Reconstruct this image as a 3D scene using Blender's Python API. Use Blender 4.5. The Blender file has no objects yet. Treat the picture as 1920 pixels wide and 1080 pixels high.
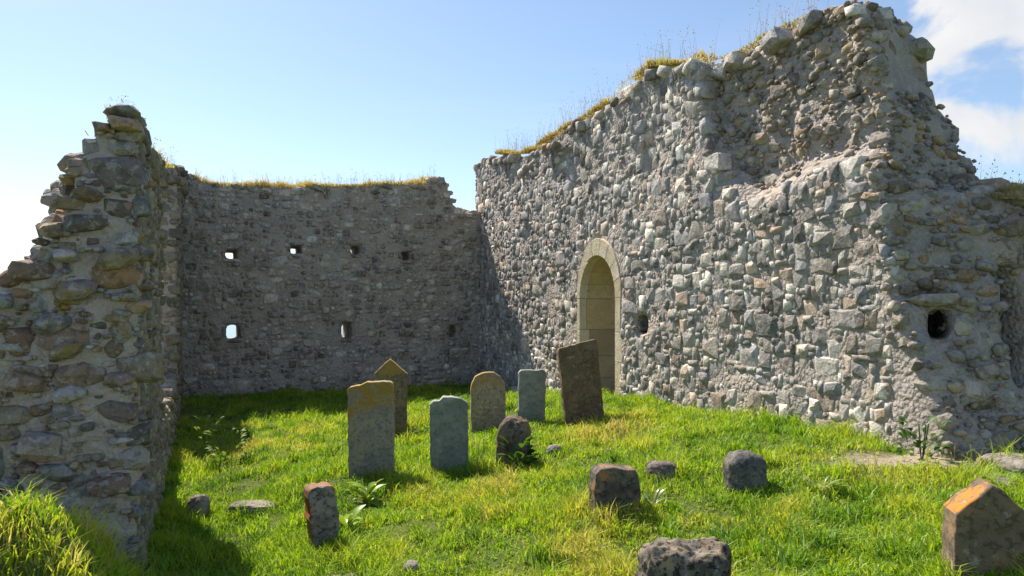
import bpy, bmesh, math, random
import numpy as np
from mathutils import Vector, Matrix, Euler, noise as mnoise

random.seed(7)
RNG = np.random.default_rng(7)
SC = bpy.context.scene
COL = SC.collection

# ------------------------------------------------------------------ camera
EYE = 1.6
FPX = 1387.0                     # focal length in pixels of the 1920 wide frame
HOR = 575.0                      # pixel row of the horizon
cam_d = bpy.data.cameras.new('camera')
cam_d.sensor_width = 36.0
cam_d.lens = FPX / 1920.0 * 36.0
cam_d.shift_y = (HOR - 540.0) / 1920.0
cam_d.clip_start = 0.05
cam_d.clip_end = 20000.0
cam = bpy.data.objects.new('camera', cam_d)
COL.objects.link(cam)
cam.location = (0, 0, EYE)
cam.rotation_euler = (math.radians(90), 0, 0)
SC.camera = cam

# ------------------------------------------------------------------ light
SUN_AZ = math.radians(37.5)      # to the left of the view axis
SUN_EL = math.radians(50.0)
SUN_STRENGTH = 5.0
SKY_STRENGTH = 0.09
EXPOSURE = 0.88

world = bpy.data.worlds.new('World')
SC.world = world
world.use_nodes = True
sun_d = bpy.data.lights.new('sun', 'SUN')
sun_d.energy = SUN_STRENGTH
sun_d.angle = math.radians(0.53)
sun_d.color = (1.0, 0.91, 0.77)
sun = bpy.data.objects.new('sun', sun_d)
COL.objects.link(sun)
sdir = Vector((-math.sin(SUN_AZ) * math.cos(SUN_EL), math.cos(SUN_AZ) * math.cos(SUN_EL), math.sin(SUN_EL)))
sun.rotation_euler = sdir.to_track_quat('Z', 'Y').to_euler()
sun.location = sdir * 50

SC.view_settings.view_transform = 'Standard'
SC.view_settings.look = 'None'
SC.view_settings.gamma = 1.0
SC.view_settings.use_curve_mapping = False
SC.view_settings.exposure = EXPOSURE
SC.cycles.max_bounces = 5
SC.cycles.diffuse_bounces = 3
SC.cycles.glossy_bounces = 2
SC.cycles.transmission_bounces = 3
SC.cycles.transparent_max_bounces = 4
SC.cycles.use_denoising = True


class NT:
    """small helper to write node trees"""
    def __init__(self, tree):
        self.t = tree

    def n(self, typ, **kw):
        nd = self.t.nodes.new(typ)
        ins = kw.pop('ins', {})
        for k, v in kw.items():
            setattr(nd, k, v)
        for k, v in ins.items():
            self.put(nd.inputs[k], v)
        return nd

    def put(self, sock, v):
        if isinstance(v, bpy.types.NodeSocket):
            self.t.links.new(v, sock)
        else:
            sock.default_value = v

    def math(self, op, a, b=None, c=None, clamp=False):
        nd = self.t.nodes.new('ShaderNodeMath')
        nd.operation = op
        nd.use_clamp = clamp
        self.put(nd.inputs[0], a)
        if b is not None:
            self.put(nd.inputs[1], b)
        if c is not None:
            self.put(nd.inputs[2], c)
        return nd.outputs[0]

    def ss(self, x, lo, hi):
        nd = self.t.nodes.new('ShaderNodeMapRange')
        nd.interpolation_type = 'SMOOTHSTEP'
        self.put(nd.inputs['Value'], x)
        nd.inputs['From Min'].default_value = lo
        nd.inputs['From Max'].default_value = hi
        return nd.outputs[0]

    def noise(self, vec, scale, detail=4.0, rough=0.55, dist=0.0):
        nd = self.t.nodes.new('ShaderNodeTexNoise')
        self.put(nd.inputs['Vector'], vec)
        nd.inputs['Scale'].default_value = scale
        nd.inputs['Detail'].default_value = detail
        nd.inputs['Roughness'].default_value = rough
        nd.inputs['Distortion'].default_value = dist
        return nd.outputs['Fac']

    def ramp(self, fac, stops, interp='LINEAR'):
        nd = self.t.nodes.new('ShaderNodeValToRGB')
        cr = nd.color_ramp
        cr.interpolation = interp
        while len(cr.elements) < len(stops):
            cr.elements.new(0.5)
        for e, (p, c) in zip(cr.elements, stops):
            e.position = p
            e.color = (c[0], c[1], c[2], 1.0)
        self.put(nd.inputs[0], fac)
        return nd.outputs[0]

    def mix(self, fac, a, b, mode='MIX'):
        nd = self.t.nodes.new('ShaderNodeMix')
        nd.data_type = 'RGBA'
        nd.blend_type = mode
        nd.clamp_factor = True
        self.put(nd.inputs[0], fac)
        for s, v in ((nd.inputs[6], a), (nd.inputs[7], b)):
            if isinstance(v, tuple) and len(v) == 3:
                v = (v[0], v[1], v[2], 1.0)
            self.put(s, v)
        return nd.outputs[2]

    def bump(self, height, strength, dist, normal=None):
        nd = self.t.nodes.new('ShaderNodeBump')
        nd.inputs['Strength'].default_value = strength
        nd.inputs['Distance'].default_value = dist
        self.put(nd.inputs['Height'], height)
        if normal is not None:
            self.put(nd.inputs['Normal'], normal)
        return nd.outputs[0]


# ------------------------------------------------------------------ sky: Nishita with clouds by direction
def build_world():
    nt = NT(world.node_tree)
    for nd in list(nt.t.nodes):
        nt.t.nodes.remove(nd)
    sky = nt.n('ShaderNodeTexSky', sky_type='NISHITA', sun_disc=False)
    sky.sun_elevation = SUN_EL
    sky.sun_rotation = -SUN_AZ
    sky.altitude = 20
    sky.air_density = 1.0
    sky.dust_density = 0.45
    sky.ozone_density = 1.6
    tc = nt.n('ShaderNodeTexCoord')
    d = tc.outputs['Generated']
    sep = nt.n('ShaderNodeSeparateXYZ', ins={0: d})
    # a plane of cloud above: x/z, y/z
    zz = nt.math('ADD', nt.math('MAXIMUM', sep.outputs[2], 0.0), 0.22)
    px = nt.math('DIVIDE', sep.outputs[0], zz)
    py = nt.math('DIVIDE', sep.outputs[1], zz)
    flat = nt.n('ShaderNodeCombineXYZ', ins={0: px, 1: py, 2: 0.0})
    # thin cirrus streaks
    mp = nt.n('ShaderNodeMapping', ins={0: flat.outputs[0]})
    mp.inputs['Rotation'].default_value = (0, 0, 0.6)
    mp.inputs['Scale'].default_value = (0.5, 1.6, 1.0)
    cir = nt.noise(mp.outputs[0], 1.1, 7, 0.6, 0.6)
    cir = nt.math('MULTIPLY', nt.ss(cir, 0.48, 0.80), 0.42)
    # cumulus
    n1 = nt.noise(d, 6.5, 9, 0.55, 0.25)
    n0 = nt.noise(d, 1.7, 2, 0.5)
    cdir = Vector((0.69, 0.96, 0.34)).normalized()
    dt = nt.n('ShaderNodeVectorMath', operation='DOT_PRODUCT', ins={0: d, 1: cdir})
    near = nt.ss(dt.outputs['Value'], 0.975, 0.999)
    cov = nt.math('ADD', nt.math('MULTIPLY', n1, 1.0), nt.math('MULTIPLY', n0, 0.35))
    cov = nt.math('ADD', cov, nt.math('MULTIPLY', near, 0.33))
    cum = nt.ss(cov, 0.87, 0.97)
    # cloud brightness follows the sky texture's own scale
    cshade = nt.noise(d, 11.0, 5, 0.5)
    ccol = nt.ramp(nt.math('ADD', nt.math('MULTIPLY', cshade, 0.8), 0.1), [(0.25, (4.3, 4.6, 5.1)), (0.6, (5.6, 5.6, 5.6))])
    c1 = nt.mix(cir, sky.outputs[0], (5.6, 5.7, 5.8))
    c2 = nt.mix(cum, c1, ccol)
    bg = nt.n('ShaderNodeBackground', ins={'Color': c2, 'Strength': SKY_STRENGTH})
    out = nt.n('ShaderNodeOutputWorld')
    nt.t.links.new(bg.outputs[0], out.inputs[0])


build_world()


# ------------------------------------------------------------------ helpers
def P(px, py, d):
    """the point at distance d (metres along the view axis) that the photograph shows at px, py"""
    return Vector(((px - 960.0) / FPX * d, d, EYE + (HOR - py) / FPX * d))


def smooth(x, a, b):
    t = np.clip((np.asarray(x, float) - a) / (b - a), 0, 1)
    return t * t * (3 - 2 * t)


_TAB = np.random.default_rng(3).random((32, 32, 32))


def vnoise(x, y, z, scale=1.0, seed=0.0):
    """value noise in 0..1 on arrays"""
    x = np.asarray(x, float) * scale + 17.3 * seed + 100
    y = np.asarray(y, float) * scale + 5.1 * seed + 100
    z = np.asarray(z, float) * scale + 9.7 * seed + 100
    x, y, z = np.broadcast_arrays(x, y, z)
    xi, yi, zi = np.floor(x).astype(int), np.floor(y).astype(int), np.floor(z).astype(int)
    fx, fy, fz = x - xi, y - yi, z - zi
    fx, fy, fz = fx * fx * (3 - 2 * fx), fy * fy * (3 - 2 * fy), fz * fz * (3 - 2 * fz)
    r = 0
    for a in (0, 1):
        wa = fx if a else 1 - fx
        for b in (0, 1):
            wb = fy if b else 1 - fy
            for c in (0, 1):
                wc = fz if c else 1 - fz
                r = r + wa * wb * wc * _TAB[(xi + a) & 31, (yi + b) & 31, (zi + c) & 31]
    return r


def fbm(x, y, z, scale, seed=0.0, octv=3):
    r, amp, tot = 0, 1.0, 0
    for o in range(octv):
        r = r + amp * (vnoise(x, y, z, scale * 2 ** o, seed + o * 1.7) - 0.5)
        tot += amp
        amp *= 0.5
    return r / tot


def mesh_from(name, verts, faces, mat=None, smooth_shade=False, attrs=None):
    me = bpy.data.meshes.new(name)
    verts = np.asarray(verts, np.float32)
    faces = np.asarray(faces, np.int32)
    k = faces.shape[1]
    me.vertices.add(len(verts))
    me.vertices.foreach_set('co', verts.ravel())
    me.loops.add(faces.size)
    me.loops.foreach_set('vertex_index', faces.ravel())
    me.polygons.add(len(faces))
    me.polygons.foreach_set('loop_start', np.arange(0, faces.size, k, dtype=np.int32))
    me.polygons.foreach_set('loop_total', np.full(len(faces), k, np.int32))
    if smooth_shade:
        me.polygons.foreach_set('use_smooth', np.ones(len(faces), bool))
    for an, av in (attrs or {}).items():
        a = me.attributes.new(an, 'FLOAT', 'POINT')
        a.data.foreach_set('value', np.asarray(av, np.float32))
    me.update(calc_edges=True)
    me.validate()
    if mat:
        me.materials.append(mat)
    return me


def link(name, me, parent=None):
    o = bpy.data.objects.new(name, me)
    COL.objects.link(o)
    if parent is not None:
        o.parent = parent
        o.matrix_parent_inverse = Matrix.Translation(-parent.location)
    return o


def empty(name, loc, parent=None):
    o = bpy.data.objects.new(name, None)
    o.empty_display_size = 0.2
    COL.objects.link(o)
    o.location = loc
    if parent is not None:
        o.parent = parent
        o.matrix_parent_inverse = Matrix.Translation(-parent.location)
    return o


def tag(o, label=None, cat=None, group=None, kind=None):
    for k, v in (('label', label), ('category', cat), ('group', group), ('kind', kind)):
        if v:
            o[k] = v
    return o


# ------------------------------------------------------------------ materials
def new_mat(name):
    m = bpy.data.materials.new(name)
    m.use_nodes = True
    nt = NT(m.node_tree)
    for nd in list(nt.t.nodes):
        nt.t.nodes.remove(nd)
    out = nt.n('ShaderNodeOutputMaterial')
    return m, nt, out


def principled(nt, out, color, rough=0.9, normal=None, spec=0.25):
    b = nt.n('ShaderNodeBsdfPrincipled')
    nt.put(b.inputs['Base Color'], color if not isinstance(color, tuple) else (*color, 1.0))
    nt.put(b.inputs['Roughness'], rough)
    b.inputs['Specular IOR Level'].default_value = spec
    if normal is not None:
        nt.put(b.inputs['Normal'], normal)
    nt.t.links.new(b.outputs[0], out.inputs[0])
    return b


def stone_material(name, stops, lichen_white=0.35, lichen_gold=0.12, bump=0.6, speck=(0.75, 1.3), var=0.5, mottle=0.0):
    """colour of the single stone from its own random number, broken up by grain, white and golden lichen"""
    m, nt, out = new_mat(name)
    pos = nt.n('ShaderNodeNewGeometry').outputs['Position']
    oi = nt.n('ShaderNodeObjectInfo').outputs['Random']
    at = nt.n('ShaderNodeAttribute', attribute_name='rnd').outputs['Fac']
    r = nt.math('FRACT', nt.math('ADD', oi, at))
    base = nt.ramp(r, stops, 'LINEAR')
    r2 = nt.math('FRACT', nt.math('MULTIPLY', r, 7.31))
    val = nt.math('ADD', nt.math('MULTIPLY', r2, var), 1 - var * 0.5)
    grain = nt.noise(pos, 38, 3, 0.65)
    val2 = nt.math('MULTIPLY', val, nt.math('ADD', nt.math('MULTIPLY', grain, (speck[1] - speck[0]) * 1.6), speck[0] - 0.02))
    vcol = nt.n('ShaderNodeCombineXYZ', ins={0: val2, 1: val2, 2: val2}).outputs[0]
    col = nt.mix(1.0, base, vcol, 'MULTIPLY')
    blot = nt.noise(pos, 15, 3, 0.6, 0.5)
    col = nt.mix(nt.math('MULTIPLY', nt.ss(blot, 0.50, 0.62), 0.55), col, nt.mix(1.0, col, (0.42, 0.40, 0.40), 'MULTIPLY'))
    lw = nt.ss(nt.noise(pos, 17, 3, 0.75), 0.53, 0.62)
    col = nt.mix(nt.math('MULTIPLY', lw, lichen_white), col, (0.56, 0.535, 0.48))
    lg = nt.ss(nt.noise(pos, 5.5, 3, 0.65), 0.59, 0.67)
    col = nt.mix(nt.math('MULTIPLY', lg, lichen_gold), col, (0.33, 0.22, 0.05))
    if mottle:
        mo = nt.math('ADD', nt.math('MULTIPLY', nt.noise(pos, 1.3, 4, 0.6), 0.5), nt.math('MULTIPLY', nt.noise(pos, 5.0, 3, 0.6), 0.5))
        col = nt.mix(nt.math('MULTIPLY', nt.math('SUBTRACT', 1.0, nt.ss(mo, 0.40, 0.56)), mottle), col, nt.mix(1.0, col, (0.36, 0.32, 0.28), 'MULTIPLY'))
    h = nt.noise(pos, 24, 4, 0.75)
    nrm = nt.bump(h, bump, 0.035)
    principled(nt, out, col, 0.92, nrm, 0.2)
    return m


def mortar_material(name, c1, c2, c3, bump=0.7):
    m, nt, out = new_mat(name)
    pos = nt.n('ShaderNodeNewGeometry').outputs['Position']
    a = nt.noise(pos, 2.2, 4, 0.6)
    b = nt.noise(pos, 22, 4, 0.75)
    col = nt.mix(nt.ss(a, 0.35, 0.65), c1, c2)
    col = nt.mix(nt.ss(b, 0.5, 0.72), col, c3)
    vo = nt.n('ShaderNodeTexVoronoi', ins={'Vector': pos})
    vo.inputs['Scale'].default_value = 34
    vo.inputs['Scale'].default_value = 26
    h = nt.math('ADD', nt.math('ADD', nt.math('MULTIPLY', b, 0.7), nt.math('MULTIPLY', vo.outputs['Distance'], -0.5)), nt.math('MULTIPLY', nt.noise(pos, 8, 3, 0.6), 1.3))
    nrm = nt.bump(h, bump, 0.07)
    principled(nt, out, col, 0.95, nrm, 0.15)
    return m


M = {}
M['face'] = stone_material('pale_grey_facing_stone', [(0.0, (0.38, 0.355, 0.325)), (0.12, (0.55, 0.50, 0.43)), (0.26, (0.25, 0.245, 0.25)), (0.40, (0.60, 0.53, 0.44)),
                           (0.52, (0.32, 0.31, 0.31)), (0.64, (0.44, 0.32, 0.23)), (0.76, (0.60, 0.57, 0.52)), (0.88, (0.18, 0.155, 0.14)), (1.0, (0.36, 0.36, 0.365))], 0.7, 0.10, 0.65, (0.75, 1.4), 0.85, 0.45)
M['back'] = stone_material('brown_grey_wall_stone', [(0.0, (0.32, 0.28, 0.235)), (0.2, (0.46, 0.41, 0.345)), (0.4, (0.26, 0.24, 0.23)), (0.55, (0.50, 0.46, 0.40)),
                           (0.7, (0.31, 0.285, 0.265)), (0.85, (0.40, 0.335, 0.265)), (1.0, (0.22, 0.20, 0.18))], 0.95, 0.10, 0.6, (0.85, 1.45), 0.6, 0.7)
M['end'] = stone_material('broken_end_stone', [(0.0, (0.20, 0.19, 0.18)), (0.18, (0.33, 0.31, 0.29)), (0.34, (0.20, 0.125, 0.08)), (0.5, (0.23, 0.225, 0.235)),
                          (0.64, (0.30, 0.18, 0.10)), (0.78, (0.40, 0.38, 0.36)), (0.9, (0.24, 0.18, 0.10)), (1.0, (0.14, 0.13, 0.13))], 0.4, 0.75, 0.8)
M['core'] = stone_material('exposed_core_stone', [(0.0, (0.23, 0.195, 0.145)), (0.25, (0.32, 0.285, 0.245)), (0.45, (0.19, 0.165, 0.145)), (0.6, (0.34, 0.235, 0.135)),
                           (0.75, (0.26, 0.24, 0.19)), (0.9, (0.42, 0.37, 0.31)), (1.0, (0.165, 0.14, 0.12))], 0.35, 0.4, 0.7)
M['inner'] = stone_material('tan_inner_stone', [(0.0, (0.25, 0.21, 0.15)), (0.3, (0.19, 0.17, 0.14)), (0.6, (0.30, 0.26, 0.19)), (1.0, (0.16, 0.14, 0.12))], 0.25, 0.25, 0.8)
M['mortar'] = mortar_material('pinkish_lime_mortar', (0.49, 0.42, 0.365), (0.38, 0.345, 0.32), (0.58, 0.51, 0.45), 0.9)
M['mortar_back'] = mortar_material('grey_brown_mortar', (0.36, 0.315, 0.265), (0.45, 0.405, 0.35), (0.52, 0.48, 0.43))
M['mortar_left'] = mortar_material('buff_lime_mortar', (0.54, 0.45, 0.38), (0.44, 0.38, 0.34), (0.62, 0.54, 0.47), 0.8)


def ashlar_material(name, c1, c2):
    m, nt, out = new_mat(name)
    pos = nt.n('ShaderNodeNewGeometry').outputs['Position']
    oi = nt.n('ShaderNodeObjectInfo').outputs['Random']
    a = nt.noise(pos, 3.5, 5, 0.6)
    col = nt.mix(nt.ss(nt.math('ADD', a, nt.math('MULTIPLY', oi, 0.25)), 0.4, 0.85), c1, c2)
    b = nt.noise(pos, 40, 4, 0.65)
    col = nt.mix(nt.math('MULTIPLY', nt.ss(b, 0.52, 0.66), 0.45), col, (0.27, 0.22, 0.15))
    col = nt.mix(nt.math('MULTIPLY', nt.ss(nt.noise(pos, 6, 4, 0.7, 0.6), 0.54, 0.64), 0.45), col, (0.30, 0.28, 0.24))
    nrm = nt.bump(nt.math('ADD', b, nt.noise(pos, 9, 4, 0.5)), 0.5, 0.03)
    principled(nt, out, col, 0.9, nrm, 0.2)
    return m


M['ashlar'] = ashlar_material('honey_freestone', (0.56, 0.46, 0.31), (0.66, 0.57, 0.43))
M['ashlar_shade'] = ashlar_material('reveal_shade_freestone', (0.50, 0.37, 0.19), (0.60, 0.47, 0.28))  # shade of the door reveal, put into a darker honey colour
M['ashlar_dark'] = ashlar_material('dark_brown_freestone', (0.34, 0.26, 0.155), (0.45, 0.36, 0.24))  # darker, browner tone for the lower stones of the reveal

# ------------------------------------------------------------------ ground
RW_A = np.array([-0.67, 15.46]); RW_U = np.array([math.sin(math.radians(20.5)), -math.cos(math.radians(20.5))]); RW_U = RW_U / np.linalg.norm(RW_U); RW_N = np.array([-RW_U[1], RW_U[0]])   # gable wall
BW_A = np.array([-5.83, 13.05]); BW_U = np.array([0.906, 0.423]); BW_U = BW_U / np.linalg.norm(BW_U); BW_N = np.array([-BW_U[1], BW_U[0]])      # back wall
LW_A = np.array([-2.13, 4.2]); LW_U = BW_A - LW_A; LW_LEN = float(np.linalg.norm(LW_U)); LW_U = LW_U / LW_LEN; LW_N = np.array([-LW_U[1], LW_U[0]])   # left wall, normal into the wall


def zg(x, y):
    x = np.asarray(x, float); y = np.asarray(y, float)
    dx, dy = x - RW_A[0], y - RW_A[1]
    s = dx * RW_U[0] + dy * RW_U[1]
    w = dx * RW_N[0] + dy * RW_N[1]
    z = (0.40 * smooth(s, 1.5, 6.5) + 0.13 * smooth(s, 6.5, 10.0)) * smooth(w, -4.6, -0.2)
    z = z + 0.12 * fbm(x, y, 0, 0.9, 2, 3) + 0.10 * fbm(x, y, 0, 2.6, 5, 3)
    # overgrown rubble heaped against the end of the left wall
    z = z + 0.80 * np.exp(-(((x + 1.95) / 0.36) ** 2 + ((y - 2.9) / 0.62) ** 2)) + 0.25 * np.exp(-(((x + 2.6) / 0.45) ** 2 + ((y - 3.6) / 0.4) ** 2)) + 0.35 * np.exp(-(((x + 3.3) / 0.9) ** 2 + ((y - 3.6) / 1.2) ** 2))
    # a slight dip along the inside of the left wall
    ex, ey = x - LW_A[0], y - LW_A[1]
    wl = ex * LW_N[0] + ey * LW_N[1]
    z = z - 0.10 * np.exp(-((wl + 0.45) / 0.4) ** 2) * smooth(y, 3.0, 5.0) * smooth(y, 13, 9)
    # the hill falls away outside the ruin towards the sea
    r = np.hypot(x, y - 8)
    z = z - 42.0 * smooth(r, 16, 330) - 1.2 * smooth(r, 13, 40)
    return z


def zg1(x, y):
    return float(zg(x, y))


def build_ground():
    def axis(lo, hi, step, far):
        mid = np.arange(lo, hi + step * 0.5, step)
        g = step * np.cumsum(1.16 ** np.arange(1, 200))
        g = g[g < far]
        return np.concatenate([lo - g[::-1], mid, hi + g])
    xs = axis(-7.5, 8.0, 0.10, 900)
    ys = axis(0.5, 17.0, 0.10, 900)
    X, Y = np.meshgrid(xs, ys)
    Z = zg(X, Y)
    v = np.stack([X.ravel(), Y.ravel(), Z.ravel()], 1)
    nx, ny = len(xs), len(ys)
    i = np.arange(nx * ny).reshape(ny, nx)
    f = np.stack([i[:-1, :-1].ravel(), i[:-1, 1:].ravel(), i[1:, 1:].ravel(), i[1:, :-1].ravel()], 1)
    m, nt, out = new_mat('turf_soil')
    pos = nt.n('ShaderNodeNewGeometry').outputs['Position']
    a = nt.noise(pos, 1.6, 5, 0.6)
    b = nt.noise(pos, 22, 5, 0.65)
    col = nt.mix(nt.ss(a, 0.38, 0.62), (0.075, 0.11, 0.022), (0.12, 0.14, 0.035))
    col = nt.mix(nt.ss(b, 0.5, 0.75), col, (0.16, 0.14, 0.06))
    # trodden bare earth by the broken end of the gable wall
    sep = nt.n('ShaderNodeSeparateXYZ', ins={0: pos})
    ddx = nt.math('DIVIDE', nt.math('SUBTRACT', sep.outputs[0], 3.2), 0.95)
    ddy = nt.math('DIVIDE', nt.math('SUBTRACT', sep.outputs[1], 5.2), 0.34)
    rr = nt.math('SQRT', nt.math('ADD', nt.math('MULTIPLY', ddx, ddx), nt.math('MULTIPLY', ddy, ddy)))
    bare = nt.math('SUBTRACT', 1.0, nt.ss(nt.math('ADD', rr, nt.math('MULTIPLY', nt.math('SUBTRACT', b, 0.5), 1.2)), 0.6, 1.15))
    col = nt.mix(bare, col, (0.36, 0.30, 0.23))
    nrm = nt.bump(b, 0.8, 0.05)
    principled(nt, out, col, 0.95, nrm, 0.1)
    o = link('ground', mesh_from('ground', v, f, m, True))
    tag(o, kind='structure')
    # the sea
    m, nt, out = new_mat('sea_water')
    pos = nt.n('ShaderNodeNewGeometry').outputs['Position']
    nrm = nt.bump(nt.noise(pos, 0.3, 4, 0.6), 0.3, 0.5)
    principled(nt, out, (0.10, 0.17, 0.22), 0.25, nrm, 0.5)
    k = 12000.0
    seg = 24
    xs = np.linspace(-k, k, seg + 1)
    X, Y = np.meshgrid(xs, xs)
    v = np.stack([X.ravel(), Y.ravel(), np.full(X.size, -36.0)], 1)
    i = np.arange((seg + 1) ** 2).reshape(seg + 1, seg + 1)
    f = np.stack([i[:-1, :-1].ravel(), i[:-1, 1:].ravel(), i[1:, 1:].ravel(), i[1:, :-1].ravel()], 1)
    tag(link('sea', mesh_from('sea', v, f, m, True)), kind='structure')


build_ground()


# ------------------------------------------------------------------ solids by surface nets
def surface_nets(F, o, h):
    """F: samples on a grid (positive inside), o: first sample, h: spacing. Returns vertices and quads (outward when the axes are right handed)."""
    S = F > 0
    nx, ny, nz = F.shape
    acc = np.zeros((nx - 1, ny - 1, nz - 1, 3)); cnt = np.zeros((nx - 1, ny - 1, nz - 1))
    for ax in range(3):
        oth = [a for a in range(3) if a != ax]
        for b in (0, 1):
            for c in (0, 1):
                sl0 = [slice(0, -1)] * 3; sl1 = [slice(0, -1)] * 3
                sl1[ax] = slice(1, None)
                for a, q in ((oth[0], b), (oth[1], c)):
                    if q:
                        sl0[a] = slice(1, None); sl1[a] = slice(1, None)
                f0 = F[tuple(sl0)]; f1 = F[tuple(sl1)]
                cr = (f0 > 0) != (f1 > 0)
                t = np.where(cr, f0 / np.where(cr, f0 - f1, 1), 0)
                acc[..., ax] += np.where(cr, t, 0)
                acc[..., oth[0]] += np.where(cr, b, 0)
                acc[..., oth[1]] += np.where(cr, c, 0)
                cnt += cr
    act = cnt > 0
    idx = -np.ones(act.shape, int)
    idx[act] = np.arange(act.sum())
    base = np.argwhere(act)
    v = (base + acc[act] / cnt[act][:, None]) * h + np.asarray(o)
    quads = []
    for ax in range(3):
        b_, c_ = (ax + 1) % 3, (ax + 2) % 3
        sl0 = [slice(1, -1)] * 3; sl1 = [slice(1, -1)] * 3
        sl0[ax] = slice(0, -1); sl1[ax] = slice(1, None)
        s0 = S[tuple(sl0)]; s1 = S[tuple(sl1)]
        for want, flip in (((s0 & ~s1), False), ((~s0 & s1), True)):
            e = np.argwhere(want)
            if not len(e):
                continue
            e[:, b_] += 1; e[:, c_] += 1
            def cell(db, dc):
                q = e.copy(); q[:, b_] -= db; q[:, c_] -= dc
                return idx[q[:, 0], q[:, 1], q[:, 2]]
            q = np.stack([cell(1, 1), cell(0, 1), cell(0, 0), cell(1, 0)], 1)
            if flip:
                q = q[:, ::-1]
            quads.append(q)
    return v, np.concatenate(quads)


class Wall:
    """A wall with its own frame: s along it, z up, w from its face into its thickness."""
    def __init__(self, A, U, N):
        self.A, self.U, self.N = A, U, N

    def world(self, s, z, w):
        s, z, w = np.broadcast_arrays(np.asarray(s, float), np.asarray(z, float), np.asarray(w, float))
        return np.stack([self.A[0] + self.U[0] * s + self.N[0] * w, self.A[1] + self.U[1] * s + self.N[1] * w, z], -1)

    def at(self, px, py, w=0.0):
        """s, z where the sight line through the photo's px, py meets the plane w inside the wall"""
        k = (px - 960.0) / FPX
        ax, ay = self.A[0] + self.N[0] * w, self.A[1] + self.N[1] * w
        s = (k * ay - ax) / (self.U[0] - k * self.U[1])
        d = ay + self.U[1] * s
        return s, EYE + (HOR - py) / FPX * d

    def solid(self, fn, lo, hi, h):
        n = [int(math.ceil((b - a) / h)) + 1 for a, b in zip(lo, hi)]
        ax = [lo[i] + h * np.arange(n[i]) for i in range(3)]
        S, Z, W = np.meshgrid(*ax, indexing='ij')
        F = fn(S, Z, W)
        v, q = surface_nets(F, lo, h)
        # keep the body, drop crumbs that the noise left hanging in the air
        lab = np.arange(len(v))
        for _ in range(400):
            old = lab.copy()
            np.minimum.at(lab, q.ravel(), np.repeat(lab[q].min(1), 4))
            lab = lab[lab]
            if (lab == old).all():
                break
        ids, cnts = np.unique(lab, return_counts=True)
        q = q[lab[q[:, 0]] == ids[cnts.argmax()]]
        wv = self.world(v[:, 0], v[:, 1], v[:, 2])
        # (s, z, w) is left or right handed in the world: make the faces look outwards
        det = np.linalg.det(np.array([[*self.U, 0], [0, 0, 1], [*self.N, 0]]))
        if det < 0:
            q = q[:, ::-1]
        return v, wv, q


def curve(pts):
    """piecewise linear function through (x, y) points"""
    p = np.array(sorted(pts))
    return lambda x: np.interp(x, p[:, 0], p[:, 1])


# ------------------------------------------------------------------ loose stone shapes shared by all walls
def hull_mesh(name, pts, rnd, mat, smooth_shade):
    bm = bmesh.new()
    for p in pts:
        bm.verts.new(p)
    r = bmesh.ops.convex_hull(bm, input=bm.verts)
    bmesh.ops.delete(bm, geom=[v for v in bm.verts if not v.link_faces], context='VERTS')
    bmesh.ops.recalc_face_normals(bm, faces=bm.faces)
    bmesh.ops.triangulate(bm, faces=bm.faces)
    me = bpy.data.meshes.new(name)
    bm.to_mesh(me)
    bm.free()
    a = me.attributes.new('rnd', 'FLOAT', 'POINT')
    a.data.foreach_set('value', np.full(len(me.vertices), rnd, np.float32))
    if smooth_shade:
        me.polygons.foreach_set('use_smooth', np.ones(len(me.polygons), bool))
    me.materials.append(mat)
    return me


def block_points(rng, n=26, power=5.0, jit=0.10):
    """points on a rounded box, -0.5..0.5"""
    pts = []
    for k in range(n):
        # even directions
        ph = math.acos(1 - 2 * (k + 0.5) / n); th = math.pi * (1 + 5 ** 0.5) * k + rng.random()
        d = np.array([math.cos(th) * math.sin(ph), math.sin(th) * math.sin(ph), math.cos(ph)])
        d /= (np.abs(d) ** power).sum() ** (1 / power)
        d *= 0.5 * (1 + jit * (rng.random(3) * 2 - 1))
        pts.append(d)
    return pts


def chamfer_points(rng, jit=0.10, cham=0.14):
    """a rough block: every corner of a box cut off by three points, with a slightly bulging face"""
    pts = []
    for a in (-1, 1):
        for b in (-1, 1):
            for c in (-1, 1):
                k = np.array([a, b, c]) * 0.5 * (1 - jit * rng.random(3) * 1.6)
                for ax in range(3):
                    q = k.copy()
                    for o in range(3):
                        if o != ax:
                            q[o] *= 1 - cham * (0.3 + 1.2 * rng.random())
                    pts.append(q)
    for _ in range(4):
        pts.append(np.array([(rng.random() - .5) * .7, 0.5 + 0.07 * rng.random(), (rng.random() - .5) * .7]))
    return pts


def make_shapes(key, mat, n, pts, power, jit, smooth_shade, seed):
    rng = np.random.default_rng(seed)
    out = []
    for k in range(n):
        p = chamfer_points(rng, jit, min(power, 0.3)) if (power < 1 and not (key == 'end' and k % 3) and not (key == 'back' and k % 2)) or (key == 'core' and k % 3 == 0) else block_points(rng, pts, (power if power > 1 else 2.9) * (0.7 + 0.6 * rng.random()), jit)
        # shear and taper so that no two outlines are alike
        sh = (rng.random(3) - 0.5) * 0.35
        p = [np.array([q[0] * (1 + sh[1] * q[2]) + sh[0] * q[2], q[1], q[2] * (1 + sh[2] * q[0])]) for q in p]
        me = hull_mesh('stone_%s' % key, p, rng.random(), mat, smooth_shade)
        co = np.zeros(len(me.vertices) * 3, np.float32); me.vertices.foreach_get('co', co)
        tri = np.zeros(len(me.polygons) * 3, np.int32); me.loops.foreach_get('vertex_index', tri)
        out.append((me, co.reshape(-1, 3), tri.reshape(-1, 3)))
    return out


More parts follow.
